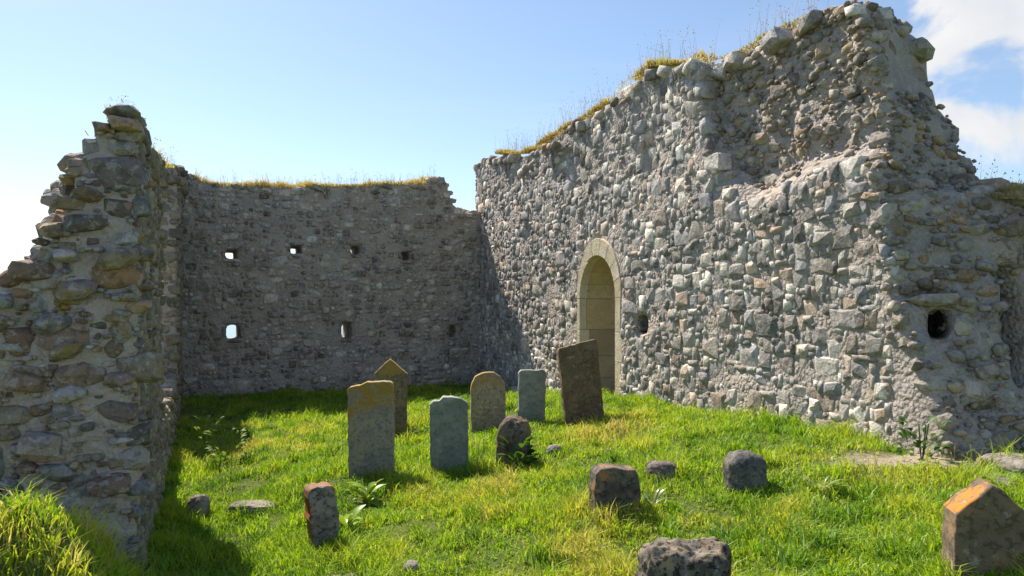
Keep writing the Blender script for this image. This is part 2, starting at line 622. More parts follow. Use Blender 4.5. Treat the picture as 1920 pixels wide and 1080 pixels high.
SH = {}
SH['face'] = make_shapes('face', M['face'], 40, 28, 0.15, 0.11, False, 11)
SH['back'] = make_shapes('back', M['back'], 24, 26, 0.3, 0.17, False, 12)
SH['end'] = make_shapes('end', M['end'], 26, 44, 0.36, 0.18, False, 13)
SH['core'] = make_shapes('core', M['core'], 30, 26, 2.9, 0.2, False, 14)
SH['inner'] = make_shapes('inner', M['inner'], 16, 24, 0.3, 0.16, False, 15)


class Stones:
    """the stones of one wall: the 300 that show largest become parts, the rest one joined part"""
    def __init__(self):
        self.items = []

    def add(self, kind, pos, right, out, up, size, tilt=0.12):
        self.items.append((kind, np.asarray(pos, float), np.asarray(right, float), np.asarray(out, float), np.asarray(up, float), size, tilt))

    def build(self, parent, lim=300, hide=None, stuff_name='rubble_stones'):
        rng = np.random.default_rng(len(self.items))
        recs = []
        for kind, pos, r, o, u, size, tilt in self.items:
            e = Euler(((rng.random() - .5) * 2 * tilt, (rng.random() - .5) * 2 * tilt, (rng.random() - .5) * 2 * tilt)).to_matrix()
            B = np.stack([r, o, u], 1) @ np.array(e) @ np.diag(size)
            var = int(rng.integers(len(SH[kind])))
            d = pos - np.array([0, 0, EYE])
            dist = np.linalg.norm(d)
            k = d[0] / max(d[1], .1); t = d[2] / max(d[1], .1)
            px, py = 960 + k * FPX, HOR - t * FPX
            facing = max(0.0, -float(np.dot(o, d / dist)))
            area = size[0] * size[2] * (facing + 0.15) / dist ** 2
            if not (5 < px < 1915 and 5 < py < 1075) or (hide and hide(px, py)) or pos[2] < zg1(pos[0], pos[1]) + 0.1:
                area = 0
            recs.append((area, kind, var, B, pos))
        recs.sort(key=lambda q: -q[0])
        for area, kind, var, B, pos in recs[:lim]:
            ob = bpy.data.objects.new('stone', SH[kind][var][0])
            COL.objects.link(ob)
            ob.parent = parent
            mw = Matrix.Identity(4)
            for a in range(3):
                for b in range(3):
                    mw[a][b] = B[a, b]
                mw[a][3] = pos[a] - parent.location[a]
            ob.matrix_local = mw
        by = {}
        for q in recs[lim:]:
            by.setdefault(q[1], []).append(q)
        for kind, qs in by.items():
            V, T, R = [], [], []
            off = 0
            for area, _, var, B, pos in qs:
                me, co, tri = SH[kind][var]
                V.append(co @ B.T + pos); T.append(tri + off); R.append(np.full(len(co), rng.random()))
                off += len(co)
            me = mesh_from(stuff_name, np.concatenate(V), np.concatenate(T), M[kind], False, {'rnd': np.concatenate(R)})
            tag(link(stuff_name, me, parent), kind='stuff')


def pack(s0, s1, z0, z1, cell, sizes, rng, ok, fill=1.0):
    """fill a rectangle with random rubble: rectangles of several cell sizes, large ones first; ok(s, z) says where the face is"""
    ns, nz = int((s1 - s0) / cell), int((z1 - z0) / cell)
    used = np.zeros((ns, nz), bool)
    res = []
    for (a, b, share) in sizes:
        tries = int(share * ns * nz / (a * b))
        for _ in range(tries):
            i, j = int(rng.integers(0, max(1, ns - a + 1))), int(rng.integers(0, max(1, nz - b + 1)))
            if used[i:i + a, j:j + b].any():
                continue
            used[i:i + a, j:j + b] = True
            res.append((s0 + (i + a / 2) * cell, z0 + (j + b / 2) * cell, a * cell, b * cell))
    for i in range(ns):
        for j in range(nz):
            if not used[i, j]:
                a = 2 if i + 1 < ns and not used[i + 1, j] and rng.random() < .6 else 1
                used[i:i + a, j] = True
                if a == 1 and rng.random() > fill:
                    continue
                res.append((s0 + (i + a / 2) * cell, z0 + (j + .5) * cell, a * cell, cell))
    return [r for r in res if ok(r[0], r[1])]


class Shrink:
    """radii that start large and shrink as the surface fills up"""
    def __init__(self, big, small):
        self.big, self.small = big, small

    def __call__(self, g, t):
        return self.small + (self.big - self.small) * (1 - min(1, t / 0.8)) ** 2.2 * (0.35 + 0.65 * g.random())


def scatter(v, q, sel, rng, rad, n_try):
    """dart throwing on the faces picked by sel(centres, normals): list of (pos, normal, radius)"""
    c = v[q].mean(1)
    nrm = np.cross(v[q[:, 2]] - v[q[:, 0]], v[q[:, 3]] - v[q[:, 1]])
    nrm /= np.linalg.norm(nrm, axis=1)[:, None] + 1e-9
    ids = np.argwhere(sel(c, nrm))[:, 0]
    if not len(ids):
        return []
    rng.shuffle(ids)
    grid, out = {}, []
    g = 0.12
    total = min(n_try, len(ids) * 18)
    for k in range(total):
        i = ids[k % len(ids)]
        p = c[i] + (rng.random(3) - .5) * 0.05
        r = rad(rng, k / total) if isinstance(rad, Shrink) else rad(rng)
        key = tuple(np.floor(p / g).astype(int))
        hit = False
        rr = int(math.ceil((r + 0.2) / g))
        for a in range(-rr, rr + 1):
            for b in range(-rr, rr + 1):
                for d in range(-rr, rr + 1):
                    for (p2, r2) in grid.get((key[0] + a, key[1] + b, key[2] + d), ()):
                        if (p[0] - p2[0]) ** 2 + (p[1] - p2[1]) ** 2 + (p[2] - p2[2]) ** 2 < (r + r2) ** 2:
                            hit = True
                            break
                    if hit: break
                if hit: break
            if hit: break
        if hit:
            continue
        grid.setdefault(key, []).append((p, r))
        out.append((p, nrm[i], r))
    return out


def frame_on(n):
    """right, out, up for a stone lying on a surface with normal n; long side level"""
    n = n / np.linalg.norm(n)
    up = np.array([0, 0, 1.0])
    if abs(n[2]) > 0.9:
        up = np.array([0.3, 1, 0])
    r = np.cross(up, n); r /= np.linalg.norm(r)
    return r, n, np.cross(n, r)


# ------------------------------------------------------------------ gable wall on the right, with the arched doorway
RW = Wall(RW_A, RW_U, RW_N)
RW_T = 1.2


def build_right_wall():
    root = empty('ruined_gable_wall', (float(RW_A[0] + RW_U[0] * 5), float(RW_A[1] + RW_U[1] * 5), 0.0))
    tag(root, 'tall ruined grey rubble wall sloping up to a broken peak, with an arched doorway', 'wall', kind='thing')
    W = RW
    top_px = [(890, 305), (908, 296), (940, 292), (985, 290), (1040, 255), (1090, 225), (1150, 190), (1166, 165), (1215, 132), (1290, 122), (1350, 95),
              (1400, 62), (1470, 30), (1520, 0), (1560, -8), (1600, -6), (1660, 8), (1720, 20), (1900, 60)]
    top = curve([W.at(px, py) for px, py in top_px])
    # front edge of the broken end, by height
    ef = curve([(z, s) for s, z in [W.at(px, py) for px, py in
                [(1800, 900), (1792, 840), (1765, 760), (1725, 640), (1672, 540), (1655, 450), (1642, 380), (1640, 300), (1628, 200), (1612, 100), (1600, 20), (1590, -40)]]])
    eb = curve([(z, s) for s, z in [W.at(px, py, RW_T) for px, py in
                [(2040, 950), (2030, 700), (2010, 500), (1995, 365), (1838, 345), (1832, 300), (1802, 285), (1798, 240), (1768, 205), (1742, 150), (1744, 92), (1692, 50), (1682, 12), (1650, -30)]]])
    # the lower edge of the patch where the facing has fallen off
    lb = [W.at(px, py) for px, py in [(1306, -100), (1312, 130), (1322, 270), (1350, 335), (1402, 388), (1450, 368), (1500, 338), (1560, 318), (1620, 310), (1700, 330), (1900, 330)]]
    ledge = curve(lb)
    s_b = lb[0][0]
    # doorway
    dl, _ = W.at(1088, 600); dr, _ = W.at(1157, 600)
    dc, dh = (dl + dr) / 2, (dr - dl) / 2
    spring = 1.72
    rise = 0.60
    W.door = (dl, dr, spring, rise)
    h1 = W.at(1206, 608); h2 = W.at(1228, 583)

    def recess(s, z):
        return 0.25 * smooth(s, s_b - 0.03, s_b + 0.10) * smooth(z, ledge(s) - 0.03, ledge(s) + 0.24)

    def wf(s, z):
        bulge = 0.10 * fbm(s, z, 0, 0.55, 3, 2) - 0.05 * smooth(z, 1.2, 0.0)
        # uneven broken patches above the arch
        bulge = bulge + 0.09 * smooth(fbm(s, z, 3, 1.1, 9, 2), 0.10, 0.22) * smooth(z, 2.2, 3.0)
        return bulge + recess(s, z)

    def end_hit(px, py):
        best = None
        for w in np.linspace(0, RW_T, 60):
            q = W.at(px, py, w)
            t = w / RW_T
            e = abs(ef(q[1]) * (1 - t) + eb(q[1]) * t - q[0])
            if best is None or e < best[0]:
                best = (e, q, w)
        return best[1], best[2]

    pn = [(*end_hit(1760, 606), (.105, .17, .75)), (*end_hit(1738, 552), (.17, .07, .14)), (*end_hit(1917, 610), (.12, .50, .70)), (*end_hit(1850, 770), (.22, .06, .15))]

    def fn(S, Z, Wd):
        t = np.clip(Wd / RW_T, 0, 1)
        se = ef(Z) * (1 - t) + eb(Z) * t + 0.16 * fbm(Z, Wd, 0, 2.4, 4, 3)
        n1 = 0.10 * fbm(S, Z, Wd, 2.1, 1, 3)
        core = smooth(recess(S, Z), 0.18, 0.24)
        n2 = (0.03 + 0.12 * core) * fbm(S, Z, Wd, 4.5, 6, 2)
        f = np.minimum(top(S) + 0.12 * fbm(S, Wd, 0, 3.0, 8, 3) - 0.10 * t - Z, Wd - wf(S, Z) + n2)
        f = np.minimum(f, RW_T - Wd + n1)
        f = np.minimum(f, (se - S) * 0.9 + n1)
        f = np.minimum(f, S + 0.35 + 0.1 * fbm(Z, Wd, 0, 3, 5, 2))
        # cut the doorway (its stones cover the edge)
        a = (S - dc) / (dh + 0.07)
        zt = spring + (rise + 0.07) * np.sqrt(np.clip(1 - a * a, 0, 1))
        cut = np.minimum(dh + 0.07 - np.abs(S - dc), zt - Z)
        f = np.minimum(f, -cut)
        for (hs, hz), hw, hh in ((h1, 0.12, 0.12), (h2, 0.045, 0.04)):
            c = np.minimum(np.minimum(hw - np.abs(S - hs + 1.2 * Wd), hh - np.abs(Z - hz)), 0.6 - Wd)
            f = np.minimum(f, -c)
        (cs, cz), cw, _ = pn[0]
        c = np.minimum(np.minimum(0.10 - np.abs(Wd - cw - 1.0 * (cs - S)), 0.125 - np.abs(Z - cz)), S - cs + 0.75)
        f = np.minimum(f, -c)
        for (cs, cz), cw, (rw, rz, rs) in pn[1:]:
            c = 1 - np.sqrt(((S - cs) / rs) ** 2 + ((Z - cz) / rz) ** 2 + ((Wd - cw) / rw) ** 2)
            f = np.minimum(f, -c * min(rw, rz, rs))
        return f

    v, wv, q = W.solid(fn, (-0.6, -0.5, -0.3), (11.2, 6.4, 1.6), 0.075)
    link('mortar_core', mesh_from('mortar_core', wv, q, M['mortar'], True), root)
    st = Stones()
    rng = np.random.default_rng(21)
    right = np.array([*W.U, 0]); out = np.array([*(-W.N), 0]); up = np.array([0, 0, 1.0])
    dl2, dr2 = dl - 0.09, dr + 0.17

    def ok(s, z):
        if z > top(s) - 0.05 or s > ef(z) + 0.35 or recess(s, z) > 0.05:
            return False
        if s > ef(z) - 0.15 and float(fn(np.array([s]), np.array([z]), np.array([float(wf(s, z)) + 0.10]))[0]) < 0.035:
            return False
        if dl2 < s < dr2 and z < spring:
            return False
        a = (s - dc - 0.03) / (dh + 0.15)
        if abs(a) < 1 and z < spring + (rise + 0.30) * math.sqrt(1 - a * a):
            return False
        for (hs, hz), hw, hh in ((h1, 0.10, 0.12), (h2, .06, .05)):
            if abs(s - hs) < hw and abs(z - hz) < hh:
                return False
        p = W.world(s, z, 0)
        return z > zg1(p[0], p[1]) - 0.15

    sizes = [(5, 4, 0.07), (6, 3, 0.08), (4, 3, 0.22), (3, 3, 0.28), (2, 3, 0.5), (4, 2, 0.45), (3, 2, 1.0), (2, 2, 1.6), (1, 2, 1.2), (3, 1, 0.8)]
    for s, z, a, b in pack(-0.35, 10.4, -0.2, 5.8, 0.052, sizes, rng, ok, 0.65):
        prot = -0.004 + rng.random() ** 2.0 * 0.027
        dep = 0.16 + 0.1 * rng.random()
        w = float(wf(s, z)) - prot + dep * 0.5
        g = 1.18 + 0.17 * rng.random()
        if recess(s, z + b * .5) > 0.10:
            continue
        if any(abs(s - hs) < hw + a * .6 and abs(z - hz) < hh + b * .6 for (hs, hz), hw, hh in ((h1, 0.10, 0.10), (h2, .035, .03))):
            continue
        st.add('face', W.world(s + (rng.random() - .5) * .012, z + (rng.random() - .5) * .02, w), right, out, up, (a * g, dep, b * g), 0.07)
    # stones showing in the broken core, the broken end and along the top
    ls = wv - np.array([W.A[0], W.A[1], 0])
    def loc(c):
        d = c[:, :2] - W.A
        return d @ W.U, c[:, 2], d @ W.N

    def sel_core(c, n):
        s, z, w = loc(c)
        rc = recess(s, z)
        rec = (rc > 0.20) | ((rc > 0.04) & (np.sin(s * 37 + z * 51) > 0.985))
        end = (s > ef(z) - 0.05) | ((s > ef(z) - 0.40) & ((n[:, :2] @ W.U) > 0.22))
        fr = (n[:, :2] @ -W.N) > -0.2
        return (rec | end) & fr & (z > zg(c[:, 0], c[:, 1]) - .05) & (w < RW_T - .02)

    cav = [W.world(c[0], c[1], w_) for c, w_, _ in pn[:1] + pn[2:3]]
    for p, n, r in scatter(wv, q, sel_core, rng, Shrink(0.10, 0.016), 40000):
        if np.linalg.norm(p - cav[0]) < 0.16 + r or (abs(p[2] - cav[1][2]) < .45 and np.linalg.norm((p - cav[1])[:2]) < .10 + r):
            continue
        b = p - n * 0.06
        if fn(*(np.array([x]) for x in ((b[:2] - W.A) @ W.U, b[2], (b[:2] - W.A) @ W.N)))[0] < 0.012:
            continue
        rr, oo, uu = frame_on(n)
        st.add('core', p - oo * (r * 0.8 - 0.010 - 0.045 * rng.random() ** 2), rr, oo, uu, (r * 2.15 * (1 + .3 * rng.random()), r * 1.6, r * 2.1 * (.6 + .4 * rng.random())), 0.28)

    # rough stones framing the niche in the broken end
    (cs, cz), cw, _ = pn[0]
    rr, oo, uu = frame_on(np.array([*(W.U * .8 - W.N * .6), 0.0]))
    c0 = W.world(cs - 0.07, cz, cw)
    for dx, dz, a, b in ((0.02, 0.175, 0.36, 0.10), (0.0, -0.165, 0.30, 0.09), (-0.20, 0.03, 0.13, 0.20), (0.20, -0.02, 0.12, 0.17), (-0.17, -0.16, 0.14, 0.10), (0.24, 0.16, 0.12, 0.09)):
        st.add('core', c0 + rr * dx + uu * dz, rr, oo, uu, (a, 0.22, b), 0.10)

    def sel_top(c, n):
        s, z, w = loc(c)
        return (z > top(s) - 0.30) & (n[:, 2] > 0.25) & (w < 1.0)

    for p, n, r in scatter(wv, q, sel_top, rng, lambda g: 0.06 + 0.07 * g.random(), 3000):
        rr, oo, uu = frame_on(np.array([*(-W.N), 0.15]))
        st.add('core' if rng.random() < .5 else 'face', p - np.array([0, 0, r * .55]), rr, oo, uu, (r * 2.4, r * 2.2, r * 1.5), 0.3)

    # jagged slabs along the right outline
    def sel_edge(c, n):
        s, z, w = loc(c)
        return (s > ef(z)) & (w > RW_T - .35) & (n[:, :2] @ W.U > 0.2) & (z > 2.0)

    for p, n, r in scatter(wv, q, sel_edge, rng, lambda g: 0.07 + 0.07 * g.random(), 2500):
        rr, oo, uu = frame_on(np.array([*W.U, 0.0]))
        st.add('core', p, rr, oo, uu, (r * 2.4, r * 2.4, r * 1.2), 0.22)
    st.build(root, 300, lambda px, py: px < 905)
    build_doorway(root)
    W.top = top; W.ef = ef; W.eb = eb; W.recess = recess
    return root


def wedge(name, prof, w0, w1, W, mat, parent, bev=0.006):
    """a dressed stone: profile in (s, z) pushed through the wall from w0 to w1"""
    bm = bmesh.new()
    a = [bm.verts.new(W.world(s, z, w0)) for s, z in prof]
    b = [bm.verts.new(W.world(s, z, w1)) for s, z in prof]
    bm.faces.new(a); bm.faces.new(b[::-1])
    n = len(prof)
    for i in range(n):
        bm.faces.new([a[i], b[i], b[(i + 1) % n], a[(i + 1) % n]])
    bmesh.ops.recalc_face_normals(bm, faces=bm.faces)
    bmesh.ops.bevel(bm, geom=list(bm.edges), offset=bev, segments=1, affect='EDGES', profile=0.5)
    me = bpy.data.meshes.new(name)
    bm.to_mesh(me); bm.free()
    me.materials.append(mat)
    return link(name, me, parent)


def build_doorway(root):
    W = RW
    dl, dr, spring, rise = W.door
    dc, dh = (dl + dr) / 2, (dr - dl) / 2
    door = empty('arched_doorway', (float(W.world(dc, 0, 0)[0]), float(W.world(dc, 0, 0)[1]), 0.0))
    door.parent = root
    door.matrix_parent_inverse = Matrix.Translation(-root.location)
    door['label'] = 'round arched doorway of smooth honey coloured stone'
    rng = random.Random(4)

    def piece(name, prof, w0, w1, mat):
        o = wedge(name, prof, w0, w1, W, mat, None)
        o.parent = door
        o.matrix_parent_inverse = Matrix.Translation(-door.location) @ Matrix.Translation(-root.location) @ Matrix.Translation(root.location)
        return o
    z = -0.25
    hs = [0.36, 0.42, 0.33, 0.40, 0.35, 0.38, 0.30]
    k = 0
    while z < spring - 0.02:
        h = min(hs[k % 7], spring - z)
        if spring - z - h < 0.12:
            h = spring - z
        lw, rw = 0.07 + 0.03 * rng.random(), 0.14 + 0.06 * rng.random()
        g = 0.0015
        mat = M['ashlar_dark'] if z + h < 1.45 else M['ashlar_shade']
        # the left jamb: a facing stone and the stone behind it in the reveal
        piece('jamb_stone', [(dl - lw, z + g), (dl, z + g), (dl, z + h - g), (dl - lw, z + h - g)], -0.01, 0.10 + 0.05 * (k % 2), M['ashlar'])
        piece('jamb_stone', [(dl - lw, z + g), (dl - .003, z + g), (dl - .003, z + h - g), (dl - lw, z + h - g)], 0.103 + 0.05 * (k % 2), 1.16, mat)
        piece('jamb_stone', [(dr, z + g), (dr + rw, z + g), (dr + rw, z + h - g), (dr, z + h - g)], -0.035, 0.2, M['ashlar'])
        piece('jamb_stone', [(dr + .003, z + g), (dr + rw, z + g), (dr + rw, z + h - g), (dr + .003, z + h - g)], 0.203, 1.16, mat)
        z += h
        k += 1
    # voussoirs
    n = 9
    for i in range(n):
        a0, a1 = math.pi * i / n + 0.002, math.pi * (i + 1) / n - 0.002
        for (w0, w1, gap, mat) in ((-0.035 if i < 6 else -0.012, 0.12, 0.0, M['ashlar']), (0.123, 1.16, 0.003, M['ashlar_shade'])):
            prof = []
            for a in np.linspace(a0, a1, 4):
                prof.append((dc + (dh + gap) * math.cos(a), spring + (rise + gap) * math.sin(a)))
            for a in np.linspace(a1, a0, 4):
                t = 0.16 - 0.07 * max(0.0, -math.cos(a)) ** 1.2 + 0.06 * math.sin(a)
                prof.append((dc + (dh + t) * math.cos(a), spring + (rise + t * 1.1) * math.sin(a)))
            piece('voussoir' if gap == 0 else 'soffit_stone', prof, w0, w1, mat)


# ------------------------------------------------------------------ back wall with its square holes
BW = Wall(BW_A, BW_U, BW_N)
BW_T = 0.85


def build_back_wall():
    root = empty('ruined_stone_wall', (float(BW_A[0] + BW_U[0] * 3), float(BW_A[1] + BW_U[1] * 3), 0.0))
    tag(root, 'shaded brown-grey rubble wall with two rows of square holes and grass along its top', 'wall', kind='thing')
    W = BW
    tp = [W.at(px, py) for px, py in [(300, 315), (345, 322), (372, 338), (420, 346), (500, 350), (600, 348), (700, 346), (798, 346), (803, 334), (834, 330), (841, 356), (853, 386), (872, 397), (890, 392), (915, 402), (960, 420)]]
    top = curve(tp)
    holes = []
    for px, py, a, b in [(433, 477, 19, 17), (556, 468, 19, 15), (667, 469, 18, 17), (762, 480, 17, 16), (437, 623, 23, 30), (650, 620, 17, 31), (850, 621, 14, 24)]:
        s, z = W.at(px, py)
        d = W.world(s, z, 0)[1]
        holes.append((s, z, a * d / FPX * 0.5, b * d / FPX * 0.46))

    def wf(s, z):
        return 0.10 * fbm(s, z, 0, 0.7, 13, 2) - 0.06 * smooth(z, 1.0, 0.0)

    def fn(S, Z, Wd):
        n1 = 0.08 * fbm(S, Z, Wd, 2.5, 3, 3)
        f = np.minimum(top(S) + 0.10 * fbm(S, Wd, 0, 3.3, 18, 3) - Z, Wd - wf(S, Z) + 0.06 * fbm(S, Z, Wd, 5, 2, 2))
        f = np.minimum(f, BW_T - Wd + n1)
        f = np.minimum(f, np.minimum(S + 0.7, 6.6 - S))
        for hs, hz, hw, hh in holes:
            f = np.minimum(f, -np.minimum(hw - np.abs(S - hs), hh - np.abs(Z - hz)))
        return f

    v, wv, q = W.solid(fn, (-0.9, -0.4, -0.25), (6.8, 4.6, 1.1), 0.058)
    link('mortar_core', mesh_from('mortar_core', wv, q, M['mortar_back'], True), root)
    st = Stones()
    rng = np.random.default_rng(31)
    right = np.array([*W.U, 0]); out = np.array([*(-W.N), 0]); up = np.array([0, 0, 1.0])

    def ok(s, z):
        if z > top(s) - 0.04:
            return False
        return not any(abs(s - a) < c + 0.07 and abs(z - b) < d + 0.06 for a, b, c, d in holes)

    sizes = [(4, 3, 0.06), (4, 2, 0.25), (3, 2, 0.6), (2, 2, 0.9), (3, 1, 0.5)]
    for s, z, a, b in pack(-0.2, 6.0, -0.1, 4.2, 0.078, sizes, rng, ok):
        if rng.random() < 0.12 or any(abs(s - p0) < p2 + a * .5 and abs(z - p1) < p3 + b * .5 for p0, p1, p2, p3 in holes):
            continue
        dep = 0.12
        w = float(wf(s, z)) + dep * 0.5 - 0.012 - 0.03 * rng.random()
        g = 0.86 + 0.16 * rng.random()
        st.add('back', W.world(s + (rng.random() - .5) * .02, z + (rng.random() - .5) * .02, w), right, out, up, (a * g, dep, b * g), 0.17)
    # dressed edges round the holes: small flat stones above and below each
    for hs, hz, hw, hh in holes:
        for dz in (hh + 0.035, -hh - 0.035):
            st.add('back', W.world(hs, hz + dz, float(wf(hs, hz)) + 0.10), right, out, up, (hw * 2 + 0.16, 0.28, 0.075), 0.04)
        for dx in (hw + 0.045, -hw - 0.045):
            st.add('back', W.world(hs + dx, hz, float(wf(hs, hz)) + 0.10), right, out, up, (0.085, 0.26, hh * 2), 0.04)

    def sel_top(c, n):
        s = (c[:, :2] - W.A) @ W.U
        return (c[:, 2] > top(s) - 0.2) & (n[:, 2] > 0.3)

    for p, n, r in scatter(wv, q, sel_top, rng, lambda g: 0.06 + 0.06 * g.random(), 2000):
        st.add('back', p - np.array([0, 0, r * .5]), right, out, up, (r * 2.4, r * 2.2, r * 1.3), 0.25)
    st.build(root, 300, lambda px, py: px < 345 or px > 895)
    W.top = top


# ------------------------------------------------------------------ left wall with its broken end towards the camera
LW = Wall(LW_A, LW_U, LW_N)


def build_left_wall():
    root = empty('ruined_stone_wall', (float(LW_A[0]), float(LW_A[1]), 0.0))
    tag(root, 'broken end of a thick rubble wall stepping up to a capped pillar, nearest the camera', 'wall', kind='thing')
    W = LW
    tp = [W.at(px, py) for px, py in [(256, 208), (262, 214), (271, 240), (290, 278), (302, 300), (322, 312), (336, 318)]]
    tp = [(-0.8, tp[0][1])] + tp + [(LW_LEN + .8, 3.95)]
    top = curve(tp)
    # thickness of the broken end by height, from its stepped outline
    wt = []
    for px, py in [(-60, 600), (-25, 540), (0, 520), (40, 492), (60, 470), (106, 442), (108, 412), (138, 372), (136, 282), (164, 256), (178, 236), (205, 233), (208, 200), (236, 190)]:
        k = (px - 960) / FPX
        a = (LW_A[0] - k * LW_A[1]) / (k * W.N[1] - W.N[0])
        d = LW_A[1] + W.N[1] * a
        wt.append((EYE + (HOR - py) / FPX * d, a))
    thick = curve(wt + [(0.9, 1.0), (-.3, 1.25)])

    def fn(S, Z, Wd):
        n1 = 0.09 * fbm(S, Z, Wd, 3.0, 23, 3)
        f = np.minimum(top(S) + 0.06 * fbm(S, Wd, 0, 4, 28, 2) - Z, Wd + 0.06 * fbm(S, Z, 0, 1.2, 22, 2) + 0.05 * fbm(S, Z, Wd, 6, 24, 2))
        grow = 0.22 * np.clip(S - 0.3, 0, 4)
        f = np.minimum(f, (thick(Z) + grow - Wd) * 0.8 + n1 * 0.5)
        f = np.minimum(f, S + 0.02 + 1.6 * n1 + 0.07 * fbm(S, Z, Wd, 9, 26, 1) - 0.10 * smooth(Wd, 0.1, 0.9))
        # breach added out of view further along, to let the sun through
        br = np.minimum(np.minimum(S - 2.6 - 0.25 * fbm(Z, Wd, 0, 2, 33, 2), 7.1 + 0.25 * fbm(Z, Wd, 0, 2, 35, 2) - S), Z - 0.55 - 0.4 * fbm(S, Wd, 0, 1.5, 36, 2))
        f = np.minimum(f, -br)
        f = np.minimum(f, LW_LEN + 0.5 - S)
        return f

    v, wv, q = W.solid(fn, (-0.35, -0.6, -0.2), (LW_LEN + 0.7, 4.4, 2.4), 0.055)
    link('mortar_core', mesh_from('mortar_core', wv, q, M['mortar_left'], True), root)
    st = Stones()
    rng = np.random.default_rng(41)
    right = np.array([*W.U, 0]); out = np.array([*(-W.N), 0]); up = np.array([0, 0, 1.0])
    sizes = [(4, 2, 0.2), (3, 2, 0.5), (2, 2, 0.9), (3, 1, 0.6), (2, 1, .6)]
    for s, z, a, b in pack(0.05, LW_LEN, -0.2, 4.1, 0.075, sizes, rng, lambda s, z: z < top(s) - .04 and not (2.5 < s < 7.2 and z > 0.6)):
        if rng.random() < 0.15:
            continue
        dep = 0.11
        wv0 = -0.06 * float(fbm(s, z, 0, 1.2, 22, 2))
        st.add('inner', W.world(s, z, wv0 + dep * .5 - 0.01 - 0.03 * rng.random()), right, out, up, (a * (.85 + .15 * rng.random()), dep, b * (.85 + .15 * rng.random())), 0.12)

    # the broken end: slabs and boulders bedded in mortar
    def sel_end(c, n):
        d = c[:, :2] - W.A
        s, w = d @ W.U, d @ W.N
        return (n[:, :2] @ -W.U > 0.35) & (s < 0.6) & (w > -0.02)

    darts = scatter(wv, q, sel_end, rng, Shrink(0.125, 0.014), 22000)
    for p, n, r in darts:
        rr, oo, uu = frame_on(np.array([*(-W.U), 0.05 * rng.standard_normal()]))
        fl = 0.5 + 0.55 * rng.random()
        st.add('end', p - oo * (r * 0.95 - 0.008 - 0.032 * rng.random() ** 2), rr, oo, uu, (r * 2.3 * (1 + .45 * rng.random()), r * 1.9, r * 2.2 * fl), 0.16)

    # stones on the faces of the added breach
    def sel_sun_gap(c, n):
        sb = (c[:, :2] - W.A) @ W.U
        return (sb > 2.2) & (sb < 7.6) & (np.abs(n[:, :2] @ W.U) > 0.4)

    for p, n, r in scatter(wv, q, sel_sun_gap, rng, lambda g: 0.035 + 0.06 * g.random(), 9000):
        rr, oo, uu = frame_on(n)
        st.add('inner', p - oo * (r * .8 - .02), rr, oo, uu, (r * 2.7, r * 1.8, r * 2.0), 0.25)

    # quoins up the inner edge
    z = 0.1
    while z < 2.55:
        hh = 0.06 + 0.08 * rng.random()
        ww = 0.10 + 0.13 * rng.random()
        p = W.world(0.09, z + hh / 2, ww / 2 - 0.012)
        rr, oo, uu = frame_on(np.array([*(-W.U), 0]))
        st.add('end', p, rr, oo, uu, (ww, 0.24, hh * .96), 0.12)
        z += hh + (0.12 * rng.random() if rng.random() < .7 else 0)

    # outer outline and top
    def sel_out(c, n):
        d = c[:, :2] - W.A
        s, w = d @ W.U, d @ W.N
        return ((n[:, :2] @ W.N > 0.2) | (n[:, 2] > 0.4)) & (s < 3.0) & (c[:, 2] > 0.6) & (c[:, 2] < 2.52)

    for p, n, r in scatter(wv, q, sel_out, rng, lambda g: 0.045 + 0.06 * g.random(), 4000):
        rr, oo, uu = frame_on(np.array([*(-W.U), 0.0]))
        st.add('end', p - np.array([0, 0, r * .4]), rr, oo, uu, (r * 2.3, r * 2.2, r * 1.2), 0.2)

    def sel_top(c, n):
        s = (c[:, :2] - W.A) @ W.U
        return (c[:, 2] > top(s) - 0.25) & (s > 3.0)

    for p, n, r in scatter(wv, q, sel_top, rng, lambda g: 0.07 + 0.05 * g.random(), 1500):
        st.add('inner', p - np.array([0, 0, r * .4]), right, out, up, (r * 2.4, r * 2.2, r * 1.3), 0.25)
    # the two cap stones
    for px0, px1, py0, py1, sb in [(206, 260, 200, 224, .14), (208, 266, 223, 247, .18), (178, 212, 234, 252, .10)]:
        a = P(px0, py0, LW_A[1] + .0); b = P(px1, py1, LW_A[1] + .0)
        c = (a + b) / 2
        rr, oo, uu = frame_on(np.array([*(-W.U), 0]))
        st.add('end', np.array(c) + np.array([*(W.U), 0]) * (sb * .5 - .06), rr, oo, uu, ((b.x - a.x) * 1.08, sb + .12, (a.z - b.z) * 1.08), 0.05)
    st.build(root, 300)
    W.top = top


build_right_wall()
build_back_wall()
build_left_wall()


